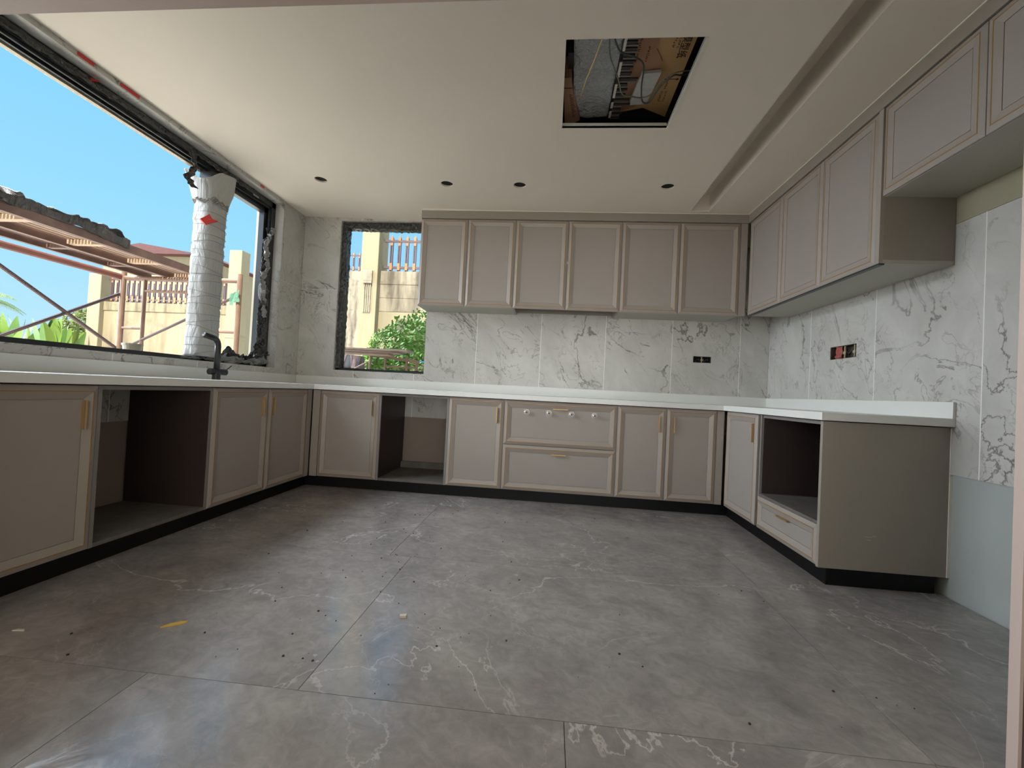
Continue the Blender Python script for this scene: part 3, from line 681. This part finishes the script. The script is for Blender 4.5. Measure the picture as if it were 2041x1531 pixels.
socket('socket_box', 'empty black double socket box cut in the back wall tiles', 'y', *SOCKB, WB)
socket('socket_box', 'open wall socket hole with red plastic and wires in the right wall', 'x', *SOCKR, WR, red=True)
socket('socket_box', 'small open socket hole at the right photo edge by the doorway', 'x', *SOCKR2, WR)

# ------------------------------------------------------------------ things above the hatch
ZV = 2.60
c = empty('wrapped_ceiling_unit', (.01, 2.05, ZV), 0, 'grey appliance wrapped in cloudy plastic seen through the ceiling hatch', 'appliance')
mb = MB(); nx, ny = 16, 30; V = []
for j in range(ny+1):
    for i in range(nx+1):
        u_, v_ = i/nx, j/ny; x_ = .02+u_*.235+.03*v_*(1-u_); y_ = v_*.62
        V.append((x_, y_, noise.noise(Vector((x_*12, y_*12, 1)))*.012))
Fc = [(j*(nx+1)+i, j*(nx+1)+i+1, (j+1)*(nx+1)+i+1, (j+1)*(nx+1)+i) for j in range(ny) for i in range(nx)]
o = MB().add(V, Fc).build('plastic_wrap', M_CLEAR, c, smooth=True); s_ = o.modifiers.new('t', 'SOLIDIFY'); s_.thickness = .004; s_.offset = 1
MB().box(.0, .14, .02, .13, .62, .1).build('housing', M_DARKWOOD, c)
MB().box(.12, .0, .02, .30, .63, .12).build('housing', mat('unit_grey', srgb(120, 120, 116), .5), c)
for j, (a, b) in enumerate([(0, .10), (.17, .28), (.33, .44), (.48, .53), (.56, .62)]):
    MB().box(.262, a, -.012, .278, b, -.006).build('white_foam_bar', M_EDGEW, c, bevel=.004)
c = empty('drain_board', (.285, 2.05, ZV-.014), 0, 'dark ribbed strip beside the wrapped unit above the hatch', 'ribbed strip')
mb = MB(); 
MB().box(0, 0, .004, .05, .63, .012).build('backing', mat('dark_grey_film', srgb(120, 118, 112), .5), c)
for j in range(30):
    mb = MB(); yy = .01+j*.0205; ln = .045+.02*random.random()+(.035 if j in (13, 14, 21, 22, 23) else 0)
    mb.box(.0, yy, -.004, ln, yy+.009, .004); mb.build('rib', M_DARKWOOD if j % 2 else bpy.data.materials['dark_grey_film'], c)
M_CARD = mat('cardboard', srgb(206, 166, 114), .85, var=.12, vscale=6)
M_CARDD = mat('cardboard_brown', srgb(176, 134, 104), .85, var=.15, vscale=5)
M_INK = mat('black_ink', srgb(34, 28, 24), .8)
c = empty('cardboard_sheet', (.30, 2.05, ZV), 0, 'large printed cardboard sheet lying above the ceiling hatch', 'cardboard')
MB().prism([(.0, 0), (.14, 0), (.145, .12), (.19, .20), (.20, .34), (.12, .55), (.0, .62)], .014, .020).build('cardboard_layer', M_CARDD, c)
MB().prism([(.13, .0), (.32, .0), (.32, .66), (.17, .575), (.0, .625), (.02, .56), (.15, .25)], .021, .027).build('cardboard_layer', M_CARD, c)
MB().prism([(.10, .26), (.20, .25), (.175, .50), (.075, .51)], -.006, .010).build('pale_patch', mat('pale_sheet', srgb(206, 204, 200), .5, var=.2, vscale=30), c)
def text_mesh(s, size, name, m, parent, loc, rz, flip=True):
    cu = bpy.data.curves.new('t', 'FONT'); cu.body = s; cu.size = size; cu.resolution_u = 2; cu.extrude = .0003
    t_ = bpy.data.objects.new('t', cu); COL.objects.link(t_); bpy.context.view_layer.update()
    me = bpy.data.meshes.new_from_object(t_.evaluated_get(bpy.context.evaluated_depsgraph_get())); bpy.data.objects.remove(t_)
    me.materials.clear(); me.name = name
    o = link(name, me, m, parent); o.location = loc; o.rotation_euler = (PI, 0, rz); return o
text_mesh('可模型纸', .050, 'printed_text', M_INK, c, (.258, -.012, .0195), PI/2+.0)
rnd = random.Random(5)
for (bx, by, cols, rows) in ((.215, .02, 2, 8), (.25, .30, 1, 9), (.24, .43, 2, 7), (.05, .05, 1, 12), (.10, .10, 1, 8)):
    mb = MB()
    for a in range(cols):
        for b in range(rows):
            xx = bx+a*.022; yy = by+b*.013
            zq = .0195 if bx > .15 else .0125
            for q_ in range(3):
                x2 = xx+rnd.uniform(0, .009); y2 = yy+rnd.uniform(0, .007)
                if rnd.random() < .5: mb.box(x2, y2, zq, x2+.007, y2+.0014, zq+.001)
                else: mb.box(x2, y2, zq, x2+.0014, y2+.006, zq+.001)
    mb.build('print_marks', M_INK, c)
MB().box(.235, .335, .0195, .30, .339, .0205).add([(.300, .327, .0195), (.315, .337, .0195), (.300, .347, .0195)], [(0, 1, 2)]).build('printed_arrow', M_INK, c)
c = empty('cardboard_box', (-.01, 2.30, ZV-.03), 0, 'small brown cardboard box at the left edge of the ceiling hatch', 'box')
MB().prism([(.0, 0), (.04, 0), (.055, .12), (.11, .36), (.02, .44)], 0, .12).build('carton', M_CARDD, c, bevel=.002)
MB().box(.0, .075, -.001, .05, .080, .0).build('seam', M_INK, c)
mb = MB()
for b in range(16): mb.box(.035+.002*b*.9, .13+b*.013, -.001, .045+.002*b*.9+rnd.uniform(0, .02), .133+b*.013, 0)
mb.build('print_marks', M_INK, c)
def cable(name, label, pts, r, m):
    # smooth through points
    P = [Vector(p) for p in pts]; out = []
    for i in range(len(P)-1):
        p0, p1, p2, p3 = P[max(i-1, 0)], P[i], P[i+1], P[min(i+2, len(P)-1)]
        for k_ in range(8):
            t_ = k_/8; out.append(.5*((2*p1)+(p2-p0)*t_+(2*p0-5*p1+4*p2-p3)*t_*t_+(3*p1-p0-3*p2+p3)*t_**3))
    out.append(P[-1]); tag(MB().tube(out, r, 7).build(name, m, smooth=True), label, 'cable')
cable('cable', 'pale yellow rope end hanging in the ceiling hatch', [(.17, 1.90, 2.60), (.165, 1.93, 2.52), (.14, 2.06, 2.50), (.11, 2.2, 2.50), (.09, 2.34, 2.51), (.082, 2.40, 2.52)], .003, mat('yellow_rope', srgb(206, 178, 112), .7))
M_CBL = mat('grey_cable', srgb(60, 68, 66), .4)
cable('cable', 'dark cable with a deep loop in the ceiling hatch, starting further right', [(.20, 1.86, 2.60), (.20, 1.93, 2.52), (.25, 2.06, 2.52), (.31, 2.10, 2.53), (.38, 2.16, 2.53), (.40, 2.30, 2.52), (.43, 2.42, 2.52), (.47, 2.42, 2.52), (.50, 2.32, 2.53), (.545, 2.24, 2.53), (.59, 2.25, 2.54), (.66, 2.28, 2.58)], .0042, M_CBL)
cable('cable', 'thinner grey green cable crossing the ceiling hatch', [(.185, 1.86, 2.60), (.188, 1.93, 2.53), (.21, 2.10, 2.53), (.27, 2.25, 2.53), (.31, 2.37, 2.53), (.36, 2.39, 2.53), (.42, 2.41, 2.535), (.47, 2.38, 2.535), (.505, 2.28, 2.54), (.56, 2.23, 2.54), (.66, 2.27, 2.58)], .0032, mat('green_cable', srgb(120, 122, 98), .5))

# ------------------------------------------------------------------ debris on the floor
def scrap(name, label, cat, x, y, pts, h, m, rz=0):
    o = MB().prism(pts, 0, h).build(name, m); o.location = (x, y, 0.0); o.rotation_euler = (0, 0, rz); return tag(o, label, cat)
scrap('paper_scrap', 'crumpled yellow paper scrap on the floor at left', 'paper scrap', -1.27, 1.425, [(-.03, -.02), (-.005, -.008), (.028, .012), (.034, .026), (.012, .022), (-.012, .006)], .004, mat('yellow_paper', srgb(196, 160, 70), .8), .1)
scrap('plaster_chip', 'small pale plaster chip in the bright reflection on the floor', 'plaster chip', -.514, 1.624, [(-.012, -.008), (.012, -.009), (.013, .008), (-.011, .009)], .008, mat('plaster', srgb(196, 186, 168), .9), .3)
scrap('wood_chip', 'pale splinter on the floor near the left cabinets', 'wood chip', -1.716, 1.309, [(-.018, -.004), (.02, -.002), (.012, .006), (-.01, .005)], .003, bpy.data.materials['plaster'], .1)
rg = random.Random(3); grit = MB()
for i in range(150):
    x_ = rg.uniform(-1.6, 1.2); y_ = rg.uniform(1.2, 3.2)
    if rg.random() < .5: x_ = rg.gauss(-.6, .4)
    s_ = rg.uniform(.0012, .0042)
    a_ = rg.uniform(0, 3)
    grit.prism([(x_+s_*math.cos(a_+k_*1.26)*rg.uniform(.6, 1.2), y_+s_*math.sin(a_+k_*1.26)) for k_ in range(5)], 0, s_*.8)
tag(grit.build('grit', mat('dark_grit', srgb(44, 40, 38), .9)), 'specks of dark grit scattered over the grey floor', 'grit', kind='stuff')

# ------------------------------------------------------------------ outdoors
M_GROUND = mat('garden_ground', srgb(220, 212, 200), .95, var=.2, vscale=.8)
struct(MB().box(-60, -30, -.5, 40, 60, -.25), 'ground', M_GROUND)
def plaster(name, base, stain, amt, sc=1.0):
    m = mat(name, base, .9, bump=.3, bscale=25); n = m.node_tree; N = n.nodes.new; L = n.links; p = n.nodes['Principled BSDF']
    t = N('ShaderNodeTexCoord'); mp = N('ShaderNodeMapping'); mp.inputs['Scale'].default_value = (2.2*sc, 2.2*sc, .35*sc)
    a = N('ShaderNodeTexNoise'); a.inputs['Scale'].default_value = 2; a.inputs['Detail'].default_value = 7; L.new(t.outputs['Object'], mp.inputs[0]); L.new(mp.outputs[0], a.inputs['Vector'])
    r = N('ShaderNodeValToRGB'); r.color_ramp.elements[0].position = .42; r.color_ramp.elements[1].position = .68
    r.color_ramp.elements[0].color = base; r.color_ramp.elements[1].color = tuple(base[i]*(1-amt)+stain[i]*amt for i in range(3))+(1,)
    L.new(a.outputs['Fac'], r.inputs[0])
    b = N('ShaderNodeTexNoise'); b.inputs['Scale'].default_value = 5*sc; b.inputs['Detail'].default_value = 8; L.new(t.outputs['Object'], b.inputs['Vector'])
    r2 = N('ShaderNodeValToRGB'); r2.color_ramp.elements[0].position = .55; r2.color_ramp.elements[1].position = .72
    mx = N('ShaderNodeMix'); mx.data_type = 'RGBA'; L.new(b.outputs['Fac'], r2.inputs[0]); 
    ml = N('ShaderNodeMath'); ml.operation = 'MULTIPLY'; ml.inputs[1].default_value = amt*.6; L.new(r2.outputs[0], ml.inputs[0]); L.new(ml.outputs[0], mx.inputs[0])
    L.new(r.outputs[0], mx.inputs[6]); mx.inputs[7].default_value = stain; L.new(mx.outputs[2], p.inputs['Base Color']); return m
M_YEL = plaster('stained_cream_render', srgb(140, 127, 100), srgb(94, 80, 60), .65)
M_YEL2 = plaster('cream_render', srgb(138, 128, 102), srgb(126, 114, 86), .35)
M_CONC = plaster('weathered_concrete', srgb(142, 132, 112), srgb(66, 56, 46), .85, 1.6)
M_CAP = plaster('grey_wall_top', srgb(134, 122, 94), srgb(80, 72, 56), .8, 2)
M_ROW = mat('railing_brown', srgb(84, 66, 70), .6)
M_TIP = mat('railing_tip', srgb(160, 108, 66), .6)
def pillar(x0, x1, y0, y1, zt, label, m=M_YEL2, zsplit=None):
    c = empty('wall_pillar', ((x0+x1)/2, (y0+y1)/2, -.25), 0, label, 'pillar')
    w_, d_ = (x1-x0)/2, (y1-y0)/2
    MB().box(-w_, -d_, 0, w_, d_, zt+.25).build('shaft', m, c, bevel=.01)
    return c, w_, d_
pillar(-11.84, -11.49, 10, 10.33, 3.35, 'cream pillar at the left end of the garden wall')
c, a, b = pillar(-8.06, -7.73, 10, 10.3, 4.03, 'taller cream pillar seen right of the wrapped post')
MB().box(-a-.01, -b-.01, 2.1, a+.01, b+.01, 2.16).build('band', M_YEL, c)
c, a, b = pillar(-3.51, -3.19, 7.5, 7.95, 4.9, 'cream pillar with fluted relief seen through the small back window')
MB().box(-.09, -b-.035, 2.98, .075, -b, 3.18).build('corbel_block', M_CONC, c, bevel=.01)
MB().box(-.09, -b-.045, 2.94, .075, -b, 2.98).build('corbel_lip', M_CONC, c, bevel=.005)
for i in range(4): MB().box(-.075+i*.036, -b-.022, 2.42, -.075+i*.036+.024, -b, 2.94).build('flute', M_CONC, c, bevel=.006)
c = empty('garden_wall', (-9.6, 10.2, -.25), 0, 'long stained cream garden wall beyond the scaffold', 'garden wall')
MB().box(-1.95, -.08, 0, 1.6, .1, 2.66+.25-.22).build('wall_panel', M_YEL, c); MB().box(-1.95, -.10, 2.66+.25-.22, 1.6, .1, 2.66+.25).build('weathered_top', M_CAP, c)
c = empty('garden_wall', (-1.2, 7.75, -.25), 0, 'weathered wall behind the ivy seen through the small back window', 'garden wall')
MB().box(-2.05, -.10, 0, 3.5, .1, 2.47).build('painted_base', M_YEL2, c)
for j, (za, zb_) in enumerate([(2.47, 2.72), (2.72, 2.97), (2.97, 3.22)]):
    MB().box(-2.05, -.10+.004*(j % 2), za+.004, 3.5, .1, zb_).build('concrete_course', M_CONC, c, bevel=.006)
c = empty('garden_wall', (-6, 14, -.25), 0, 'higher terrace wall in the distance left of the fluted pillar', 'garden wall')
MB().box(-1.2, -.1, 0, .2, .1, 4.9).build('wall_panel', M_CONC, c)
def picket_fence(name, loc, n, pitch, h, label, group=None):
    c = empty(name, loc, 0, label, 'railing'); W_ = n*pitch
    MB().box(-.06, -.02, .05, W_+.06, .02, .09).build('bottom_rail', M_ROW, c); MB().box(-.06, -.02, h*.82, W_+.06, .02, h*.82+.04).build('top_rail', M_ROW, c)
    mp = MB().box(-.028, -.018, .0, -.008, .018, h*.93).box(.008, -.018, .0, .028, .018, h*.93)
    me = None
    for i in range(n):
        x_ = (i+.5)*pitch
        if me is None:
            p = mp.build('picket', M_ROW, c); me = p.data
            t1 = MB().box(-.024, -.026, .02, .024, .026, .15).build('lower_block', M_TIP, p); t2 = MB().box(-.022, -.024, h*.72, .022, .024, h*.80).box(-.022, -.024, h*.86, .022, .024, h*.96).box(-.012, -.012, h*.96, .012, .012, h).build('upper_block', M_TIP, p)
            t1m, t2m = t1.data, t2.data
        else:
            p = link('picket', me, None, c); link('lower_block', t1m, None, p); link('upper_block', t2m, None, p)
        p.location = (x_, 0, .0)
    return c
picket_fence('railing', (-11.45, 10.2, 2.68), 23, .147, .68, 'brown picket railing on the long garden wall, half hidden by the scaffold deck')
picket_fence('railing', (-3.12, 7.75, 2.99), 12, .147, .66, 'brown and orange picket railing on the wall right of the fluted pillar')
picket_fence('railing', (-7.1, 14, 4.67), 6, .2, .62, 'distant picket railing left of the fluted pillar')
# far house
c = empty('house', (-26.5, 28, -.25), 0, 'distant house with a red tiled hip roof beyond the garden wall', 'house')
MB().box(-3.3, -2, 0, 3.6, 4, 8.9).build('wall_panel', M_YEL2, c)
MB().add([(-4.1, -2.6, 8.8), (4.3, -2.6, 8.8), (4.3, 4.8, 8.8), (-4.1, 4.8, 8.8), (-2.9, 0, 10.3), (2.4, .5, 9.6)], [(0, 1, 5, 4), (1, 2, 5), (2, 3, 4, 5), (3, 0, 4), (3, 2, 1, 0)]).build('roof', mat('roof_tile_red', srgb(74, 32, 22), 1.0, var=.3, vscale=6), c)
for i in range(3):
    f_ = MB().box(-3.2+i*2, -2.04, 4.6, -2.2+i*2, -1.98, 6.2).build('window_frame', M_ROW, c)
    MB().box(-3.1+i*2, -2.06, 4.7, -2.3+i*2, -2.03, 6.1).build('window_pane', M_ALU, f_)

# scaffold
M_PIPE = mat('scaffold_pipe', srgb(124, 98, 80), .6, metal=.2, var=.25, vscale=12)
M_PIPEB = mat('scaffold_brace', srgb(92, 74, 72), .6, metal=.2, var=.2)
SX_R, SX_L, SY = -3.02, -4.24, 3.90
c = empty('scaffold', (-3.63, SY, -.25), 0, 'brown tube scaffold frame with cross braces outside the big window', 'scaffold')
for yy in (0, -2.2):
    for x_ in (.61, -.61):
        MB().tube([(x_, yy, 0), (x_, yy, 2.12)], .024 if yy == 0 else .022, 12).build('post', M_PIPE, c)
        xi = x_-math.copysign(.235, x_)
        MB().tube([(xi, yy, 0), (xi, yy, 2.05)], .017, 10).build('inner_post', M_PIPE, c)
        for zz in (.55, 1.05, 1.56): MB().tube([(x_, yy, zz), (xi, yy, zz)], .014, 8).build('rung', M_PIPE, c)
    MB().tube([(-.61, yy, 2.055), (.61, yy, 2.055)], .021, 12).build('top_bar', M_PIPE, c)
    MB().tube([(-.375, yy, 1.93), (.375, yy, 1.93)], .015, 10).build('cross_bar', M_PIPE, c)
MB().tube([(-.56, .0, 1.36), (.60, -.02, 1.905)], .014, 8).build('diagonal_brace', M_PIPEB, c)
for x_ in (-.63,):
    MB().tube([(x_, -.02, 1.36), (x_, -1.33, 2.12)], .016, 8).build('cross_brace', M_PIPEB, c)
    MB().tube([(x_, .02, 1.91), (x_, -1.81, .82)], .015, 8).build('cross_brace', M_PIPEB, c)
    MB().tube([(x_-.0, 0.0, 2.06), (x_, -3.2, 2.06)], .03, 12).build('ledger', mat('red_brown_pipe', srgb(108, 62, 48), .6, var=.2), c)
sheet('green_cloth', mat('green_cloth', srgb(88, 128, 106), .9), c, [(.54, -.03, 1.86), (.60, -.04, 1.89), (.64, -.03, 1.90)], (0, 0, 1), .10, .02, n=14, k=6, seed=2, nrm=(0, -1, 0))
c = empty('scaffold_deck', (-3.74, SY, 1.83), 0, 'long brown steel scaffold walkway lying on the frame outside the big window', 'scaffold deck')
M_DECK = mat('rusty_deck', srgb(112, 86, 76), .6, metal=.2, var=.35, vscale=10)
M_DECKL = mat('pale_slat', srgb(176, 148, 122), .6, var=.2, vscale=10)
MB().box(.30, -3.4, .0, .335, .12, .065).build('side_rail', M_DECK, c); MB().box(-.06, -3.4, -.01, -.02, .12, .05).build('side_rail', M_DECK, c)
MB().box(-.36, -3.4, .0, -.325, .12, .055).build('side_rail', M_DECK, c)
for i in range(11):
    x_ = -.005+i*.0275; MB().box(x_, -3.4, .045, x_+.019, .12, .055).build('slat', M_DECKL if i % 2 == 0 else M_DECK, c)
for i in range(9):
    x_ = -.315+i*.0275; MB().box(x_, -3.4, .04, x_+.024, .12, .05).build('slat', M_DECK, c)
for i in range(8):
    yy = -3.3+i*.48; MB().box(-.02, yy, .01, .30, yy+.05, .044).build('cross_member', M_DECKL, c); MB().box(-.325, yy+.1, .008, -.06, yy+.14, .039).build('cross_member', M_DECK, c)
tp = empty('tarpaulin', (-3.45, 2.7, 1.895), 0, 'crumpled dark plastic tarpaulin on the scaffold walkway', 'tarpaulin')
sheet('tarpaulin_fold', M_FILM, tp, [(.02, -1.2, .03), (.0, -.4, .04), (.0, .0, .035), (.0, .22, .05), (-.02, .42, .015)], (1, 0, .15), .17, .07, n=80, k=12, seed=61, nrm=(0, 0, 1), freq=5)
sheet('tarpaulin_fold', M_FILM, tp, [(.05, -1.2, .0), (.05, -.35, .02), (.055, .1, .03), (.055, .45, .0)], (.2, 0, 1), .06, .03, n=80, k=8, seed=66, nrm=(1, 0, .3), freq=6)
# bucket on the sill outside
c = empty('bucket', (-2.80, 2.665, .98), 0, 'grubby white plastic bucket standing outside the big window', 'bucket')
MB().tube([(0, 0, 0), (0, 0, .085)], [.042, .053], 20).build('tub', mat('bucket_white', srgb(190, 184, 164), .5), c, smooth=False); MB().tube([(0, 0, .075), (0, 0, .088)], .057, 20).build('rim', bpy.data.materials['bucket_white'], c)
struct(MB().box(-2.95, YF, .86, -2.745, WB, .978), 'trim_4', M_YEL2)

# plants
def leaf_blade(L, Wd, bend, m, parent, rot, seed, mid=True):
    mb = MB(); n_, k_ = 10, 4; V = []
    for i in range(n_+1):
        t_ = i/n_; ang = bend*t_; r_ = L/ max(bend, .01)
        py = r_*math.sin(ang)*.8; pz = r_*(1-math.cos(ang)); 
        wv = Wd*math.sin(PI*min(1, t_**.8*.95+.04))**.8
        for j in range(k_+1):
            u_ = j/k_-.5; V.append((u_*wv, pz, py-abs(u_)*wv*-.25+.015*noise.noise(Vector((i, j, seed)))))
    Fc = [(i*(k_+1)+j, i*(k_+1)+j+1, (i+1)*(k_+1)+j+1, (i+1)*(k_+1)+j) for i in range(n_) for j in range(k_)]
    o = MB().add(V, Fc).build('leaf', m, parent, smooth=True); return o
M_BAN = mat('banana_leaf', srgb(112, 142, 50), .45, var=.35, vscale=3)
M_BAN2 = mat('banana_leaf_dark', srgb(86, 122, 48), .5, var=.3, vscale=3)
M_STEM = mat('green_stem', srgb(150, 164, 84), .6)
rb = random.Random(11)
spots_b = [(-13.0, 9.3, 'leftmost broad leaved banana plant beyond the scaffold'), (-12.3, 8.9, 'banana plant left of the brace crossing, second from left'), (-11.8, 9.5, 'tall banana plant in the middle of the clump'), (-11.2, 8.8, 'banana plant just left of the cream pillar'), (-12.6, 10.2, 'banana plant at the back of the clump')]
for (bx, by, lb) in spots_b:
    c = empty('banana_plant', (bx, by, -.25), 0, lb, 'banana plant', 'banana plants beyond the window')
    MB().tube([(0, 0, 0), (0, 0, 1.35)], [.10, .06], 10).build('stem', M_STEM, c)
    for i in range(13):
        az = rb.uniform(0, 2*PI); tilt = rb.uniform(.08, .8); Lf = rb.uniform(.8, 1.2)
        st = Vector((math.sin(tilt)*math.cos(az), math.sin(tilt)*math.sin(az), math.cos(tilt)))
        o = leaf_blade(Lf, rb.uniform(.15, .23), rb.uniform(.15, .55), M_BAN if i % 3 else M_BAN2, c, 0, i+bx)
        o.location = (st.x*.12, st.y*.12, 1.30+rb.uniform(0, .14)); 
        zx = st.to_track_quat('Z', 'Y'); o.rotation_euler = (zx @ Matrix.Rotation(rb.uniform(-.9, .9), 3, 'Z').to_quaternion()).to_euler()
def palm(loc, h, L, label):
    c = empty('palm_tree', loc, 0, label, 'palm tree')
    MB().tube([(0, 0, 0), (.05, 0, h*.5), (0, 0, h)], [.2, .14, .12], 12).build('trunk', mat('palm_trunk', srgb(130, 112, 90), .9, var=.2), c)
    mg = mat('palm_frond', srgb(98, 122, 70), .6, var=.2)
    for i in range(15):
        az = i*2.4; up = .9-.12*(i % 8); mb = MB(); P = []
        for k_ in range(9):
            t_ = k_/8; r_ = L*t_; P.append(Vector((r_*math.cos(az), r_*math.sin(az), up*r_*.8-r_*r_*.55/L*1.3)))
        mb.tube(P, [.03*(1-.8*k_/8) for k_ in range(9)], 5)
        sd_ = Vector((-math.sin(az), math.cos(az), 0))
        for k_ in range(3, 36):
            t_ = k_/36*8; a_ = int(min(t_, 7)); p_ = P[a_].lerp(P[a_+1], t_-a_); ll = L*.26*math.sin(PI*(k_/36*.85+.12))
            fw_ = (P[a_+1]-P[a_]).normalized()
            for sg in (-1, 1):
                tip = p_+sd_*sg*ll*.8+fw_*ll*.5+Vector((0, 0, -ll*.45)); mb.add([p_, p_+fw_*.05, tip], [(0, 1, 2)])
        o = mb.build('frond', mg, c); o.location = (0, 0, h)
palm((-22.9, 15, -.25), 3.75, 1.55, 'palm tree whose drooping fronds enter at the left photo edge')
def foliage(name, parent, m, blobs, n, size, seed):
    rf = random.Random(seed); mb = MB()
    for i in range(n):
        bx, by, bz, r_ = rf.choice(blobs)
        d = Vector((rf.gauss(0, 1), rf.gauss(0, 1), rf.gauss(0, 1))).normalized()*r_*rf.uniform(.75, 1.05)
        p_ = Vector((bx, by, bz))+d; a_ = Vector((rf.gauss(0, 1), rf.gauss(0, 1), rf.gauss(0, 1))).normalized(); b_2 = a_.orthogonal().normalized(); s_ = size*rf.uniform(.6, 1.3)
        mb.add([p_-a_*s_, p_+b_2*s_*.5, p_+a_*s_, p_-b_2*s_*.5], [(0, 1, 2, 3)])
    return mb.build(name, m, parent, kind='stuff')
c = empty('tree', (-23.9, 20, -.25), 0, 'round green tree beyond the garden wall end', 'tree')
MB().tube([(0, 0, 0), (0, .1, 3.0)], [.2, .12], 10).build('trunk', bpy.data.materials['palm_trunk'], c)
foliage('foliage', c, mat('tree_leaf', srgb(104, 116, 58), .7, var=.4, vscale=2), [(0, 0, 3.3, .8), (-.6, 0, 3.0, .6), (.7, 0, 3.6, .8), (.6, .3, 2.9, .8), (-.9, .3, 2.5, .6), (0, 0, 2.5, .8)], 3500, .10, 4)
c = empty('ivy_bush', (-2.25, 6.9, -.25), 0, 'leafy green climber against the wall in the small back window', 'shrub')
MB().tube([(0, 0, 0), (.1, .05, 1.2), (.3, .1, 1.8)], [.05, .04, .02], 8).build('stem', M_STEM, c)
foliage('foliage', c, mat('ivy_leaf', srgb(112, 152, 60), .55, var=.5, vscale=4), [(-.65, 0, 1.55, .20), (-.4, 0, 1.7, .35), (-.1, 0, 1.85, .42), (.3, 0, 2.0, .45), (.7, 0, 2.0, .5), (.1, -.1, 1.4, .5), (.6, -.1, 1.4, .6), (-.35, 0, 1.35, .3), (.3, -.1, .9, .5), (1.1, 0, 1.8, .6)], 9000, .035, 6)
# planks, low frame and rubble outside the small window
M_PLANK = mat('weathered_plank', srgb(132, 112, 96), .8, var=.3, vscale=6)
c = empty('plank_stack', (-2.2, 5.25, 1.25), 0, 'stack of weathered planks outside the small back window', 'planks')
for i in range(3):
    o = MB().box(-.75, -.12, 0, .45-.1*i, .12, .022).build('plank', M_PLANK, c, bevel=.002); o.location = (-.03*i, .02*i, .03-.024*i+.02); o.rotation_euler = (0, .0, .05*i-.03)
c = empty('trestle', (-2.0, 5.45, -.25), 0, 'brown welded steel frame with blue sheeting outside the small back window', 'trestle')
MB().tube([(-.35, 0, 0), (-.35, 0, 1.53)], .018, 8).build('post', M_PLANK, c)
for x_, zz in ((-.16, 1.53), (.13, 1.50), (.26, 1.46)): MB().box(x_, -.015, 0, x_+.025, .015, zz).build('post', M_PIPE, c)
MB().add([(-.36, -.02, 1.50), (.30, -.02, 1.43), (.30, .02, 1.43), (-.36, .02, 1.50), (-.36, -.02, 1.53), (.30, -.02, 1.465), (.30, .02, 1.465), (-.36, .02, 1.53)], [(0,3,2,1),(4,5,6,7),(0,1,5,4),(1,2,6,5),(2,3,7,6),(3,0,4,7)]).build('top_rail', M_PIPE, c)
MB().box(-.16, -.012, 1.36, .28, .012, 1.385).build('cross_rail', M_PIPE, c)
MB().tube([(-.60, 0, 1.30), (-.35, 0, 1.44)], .010, 6).build('brace', M_PIPE, c)
o = MB().box(-.05, 0, 0, .40, .3, .006).build('blue_sheet', mat('blue_sheet', srgb(84, 170, 235), .5), c); o.location = (0, .02, 1.49); o.rotation_euler = (0, .10, 0)
o = MB().box(-.42, -.1, 0, .0, .1, .02).build('plank', M_PLANK, c); o.location = (.02, 0, 1.54)
c = empty('rubble_bag', (-3.15, 6.3, -.25), 0, 'grey purple rubble heap under the planks behind the small window', 'rubble')
mb = MB(); rings = []
for i in range(9):
    t_ = i/8; r_ = rr_ring(0, 0, t_*1.55, .36*(1-.25*t_**3), .3*(1-.25*t_**3), n=24, seed=5, amp=.03); rings += r_
Fc = [(i*24+k_, i*24+(k_+1) % 24, (i+1)*24+(k_+1) % 24, (i+1)*24+k_) for i in range(8) for k_ in range(24)]+[tuple(range(192, 216))]
mb.add(rings, Fc).build('sack', mat('rubble', srgb(112, 96, 98), .9, var=.4, vscale=18, bump=.6), c)
c = empty('crumpled_bag', (-2.03, WB+.095, 1.030), 0, 'small crumpled white bag standing on the sill of the back window', 'bag')
MB().tube([(0, 0, 0), (0, 0, .03), (.002, 0, .07), (.005, 0, .11), (.006, 0, .135)], [.034, .036, .030, .022, .012], 14).build('bag', mat('white_bag', srgb(196, 200, 214), .4), c, smooth=True)
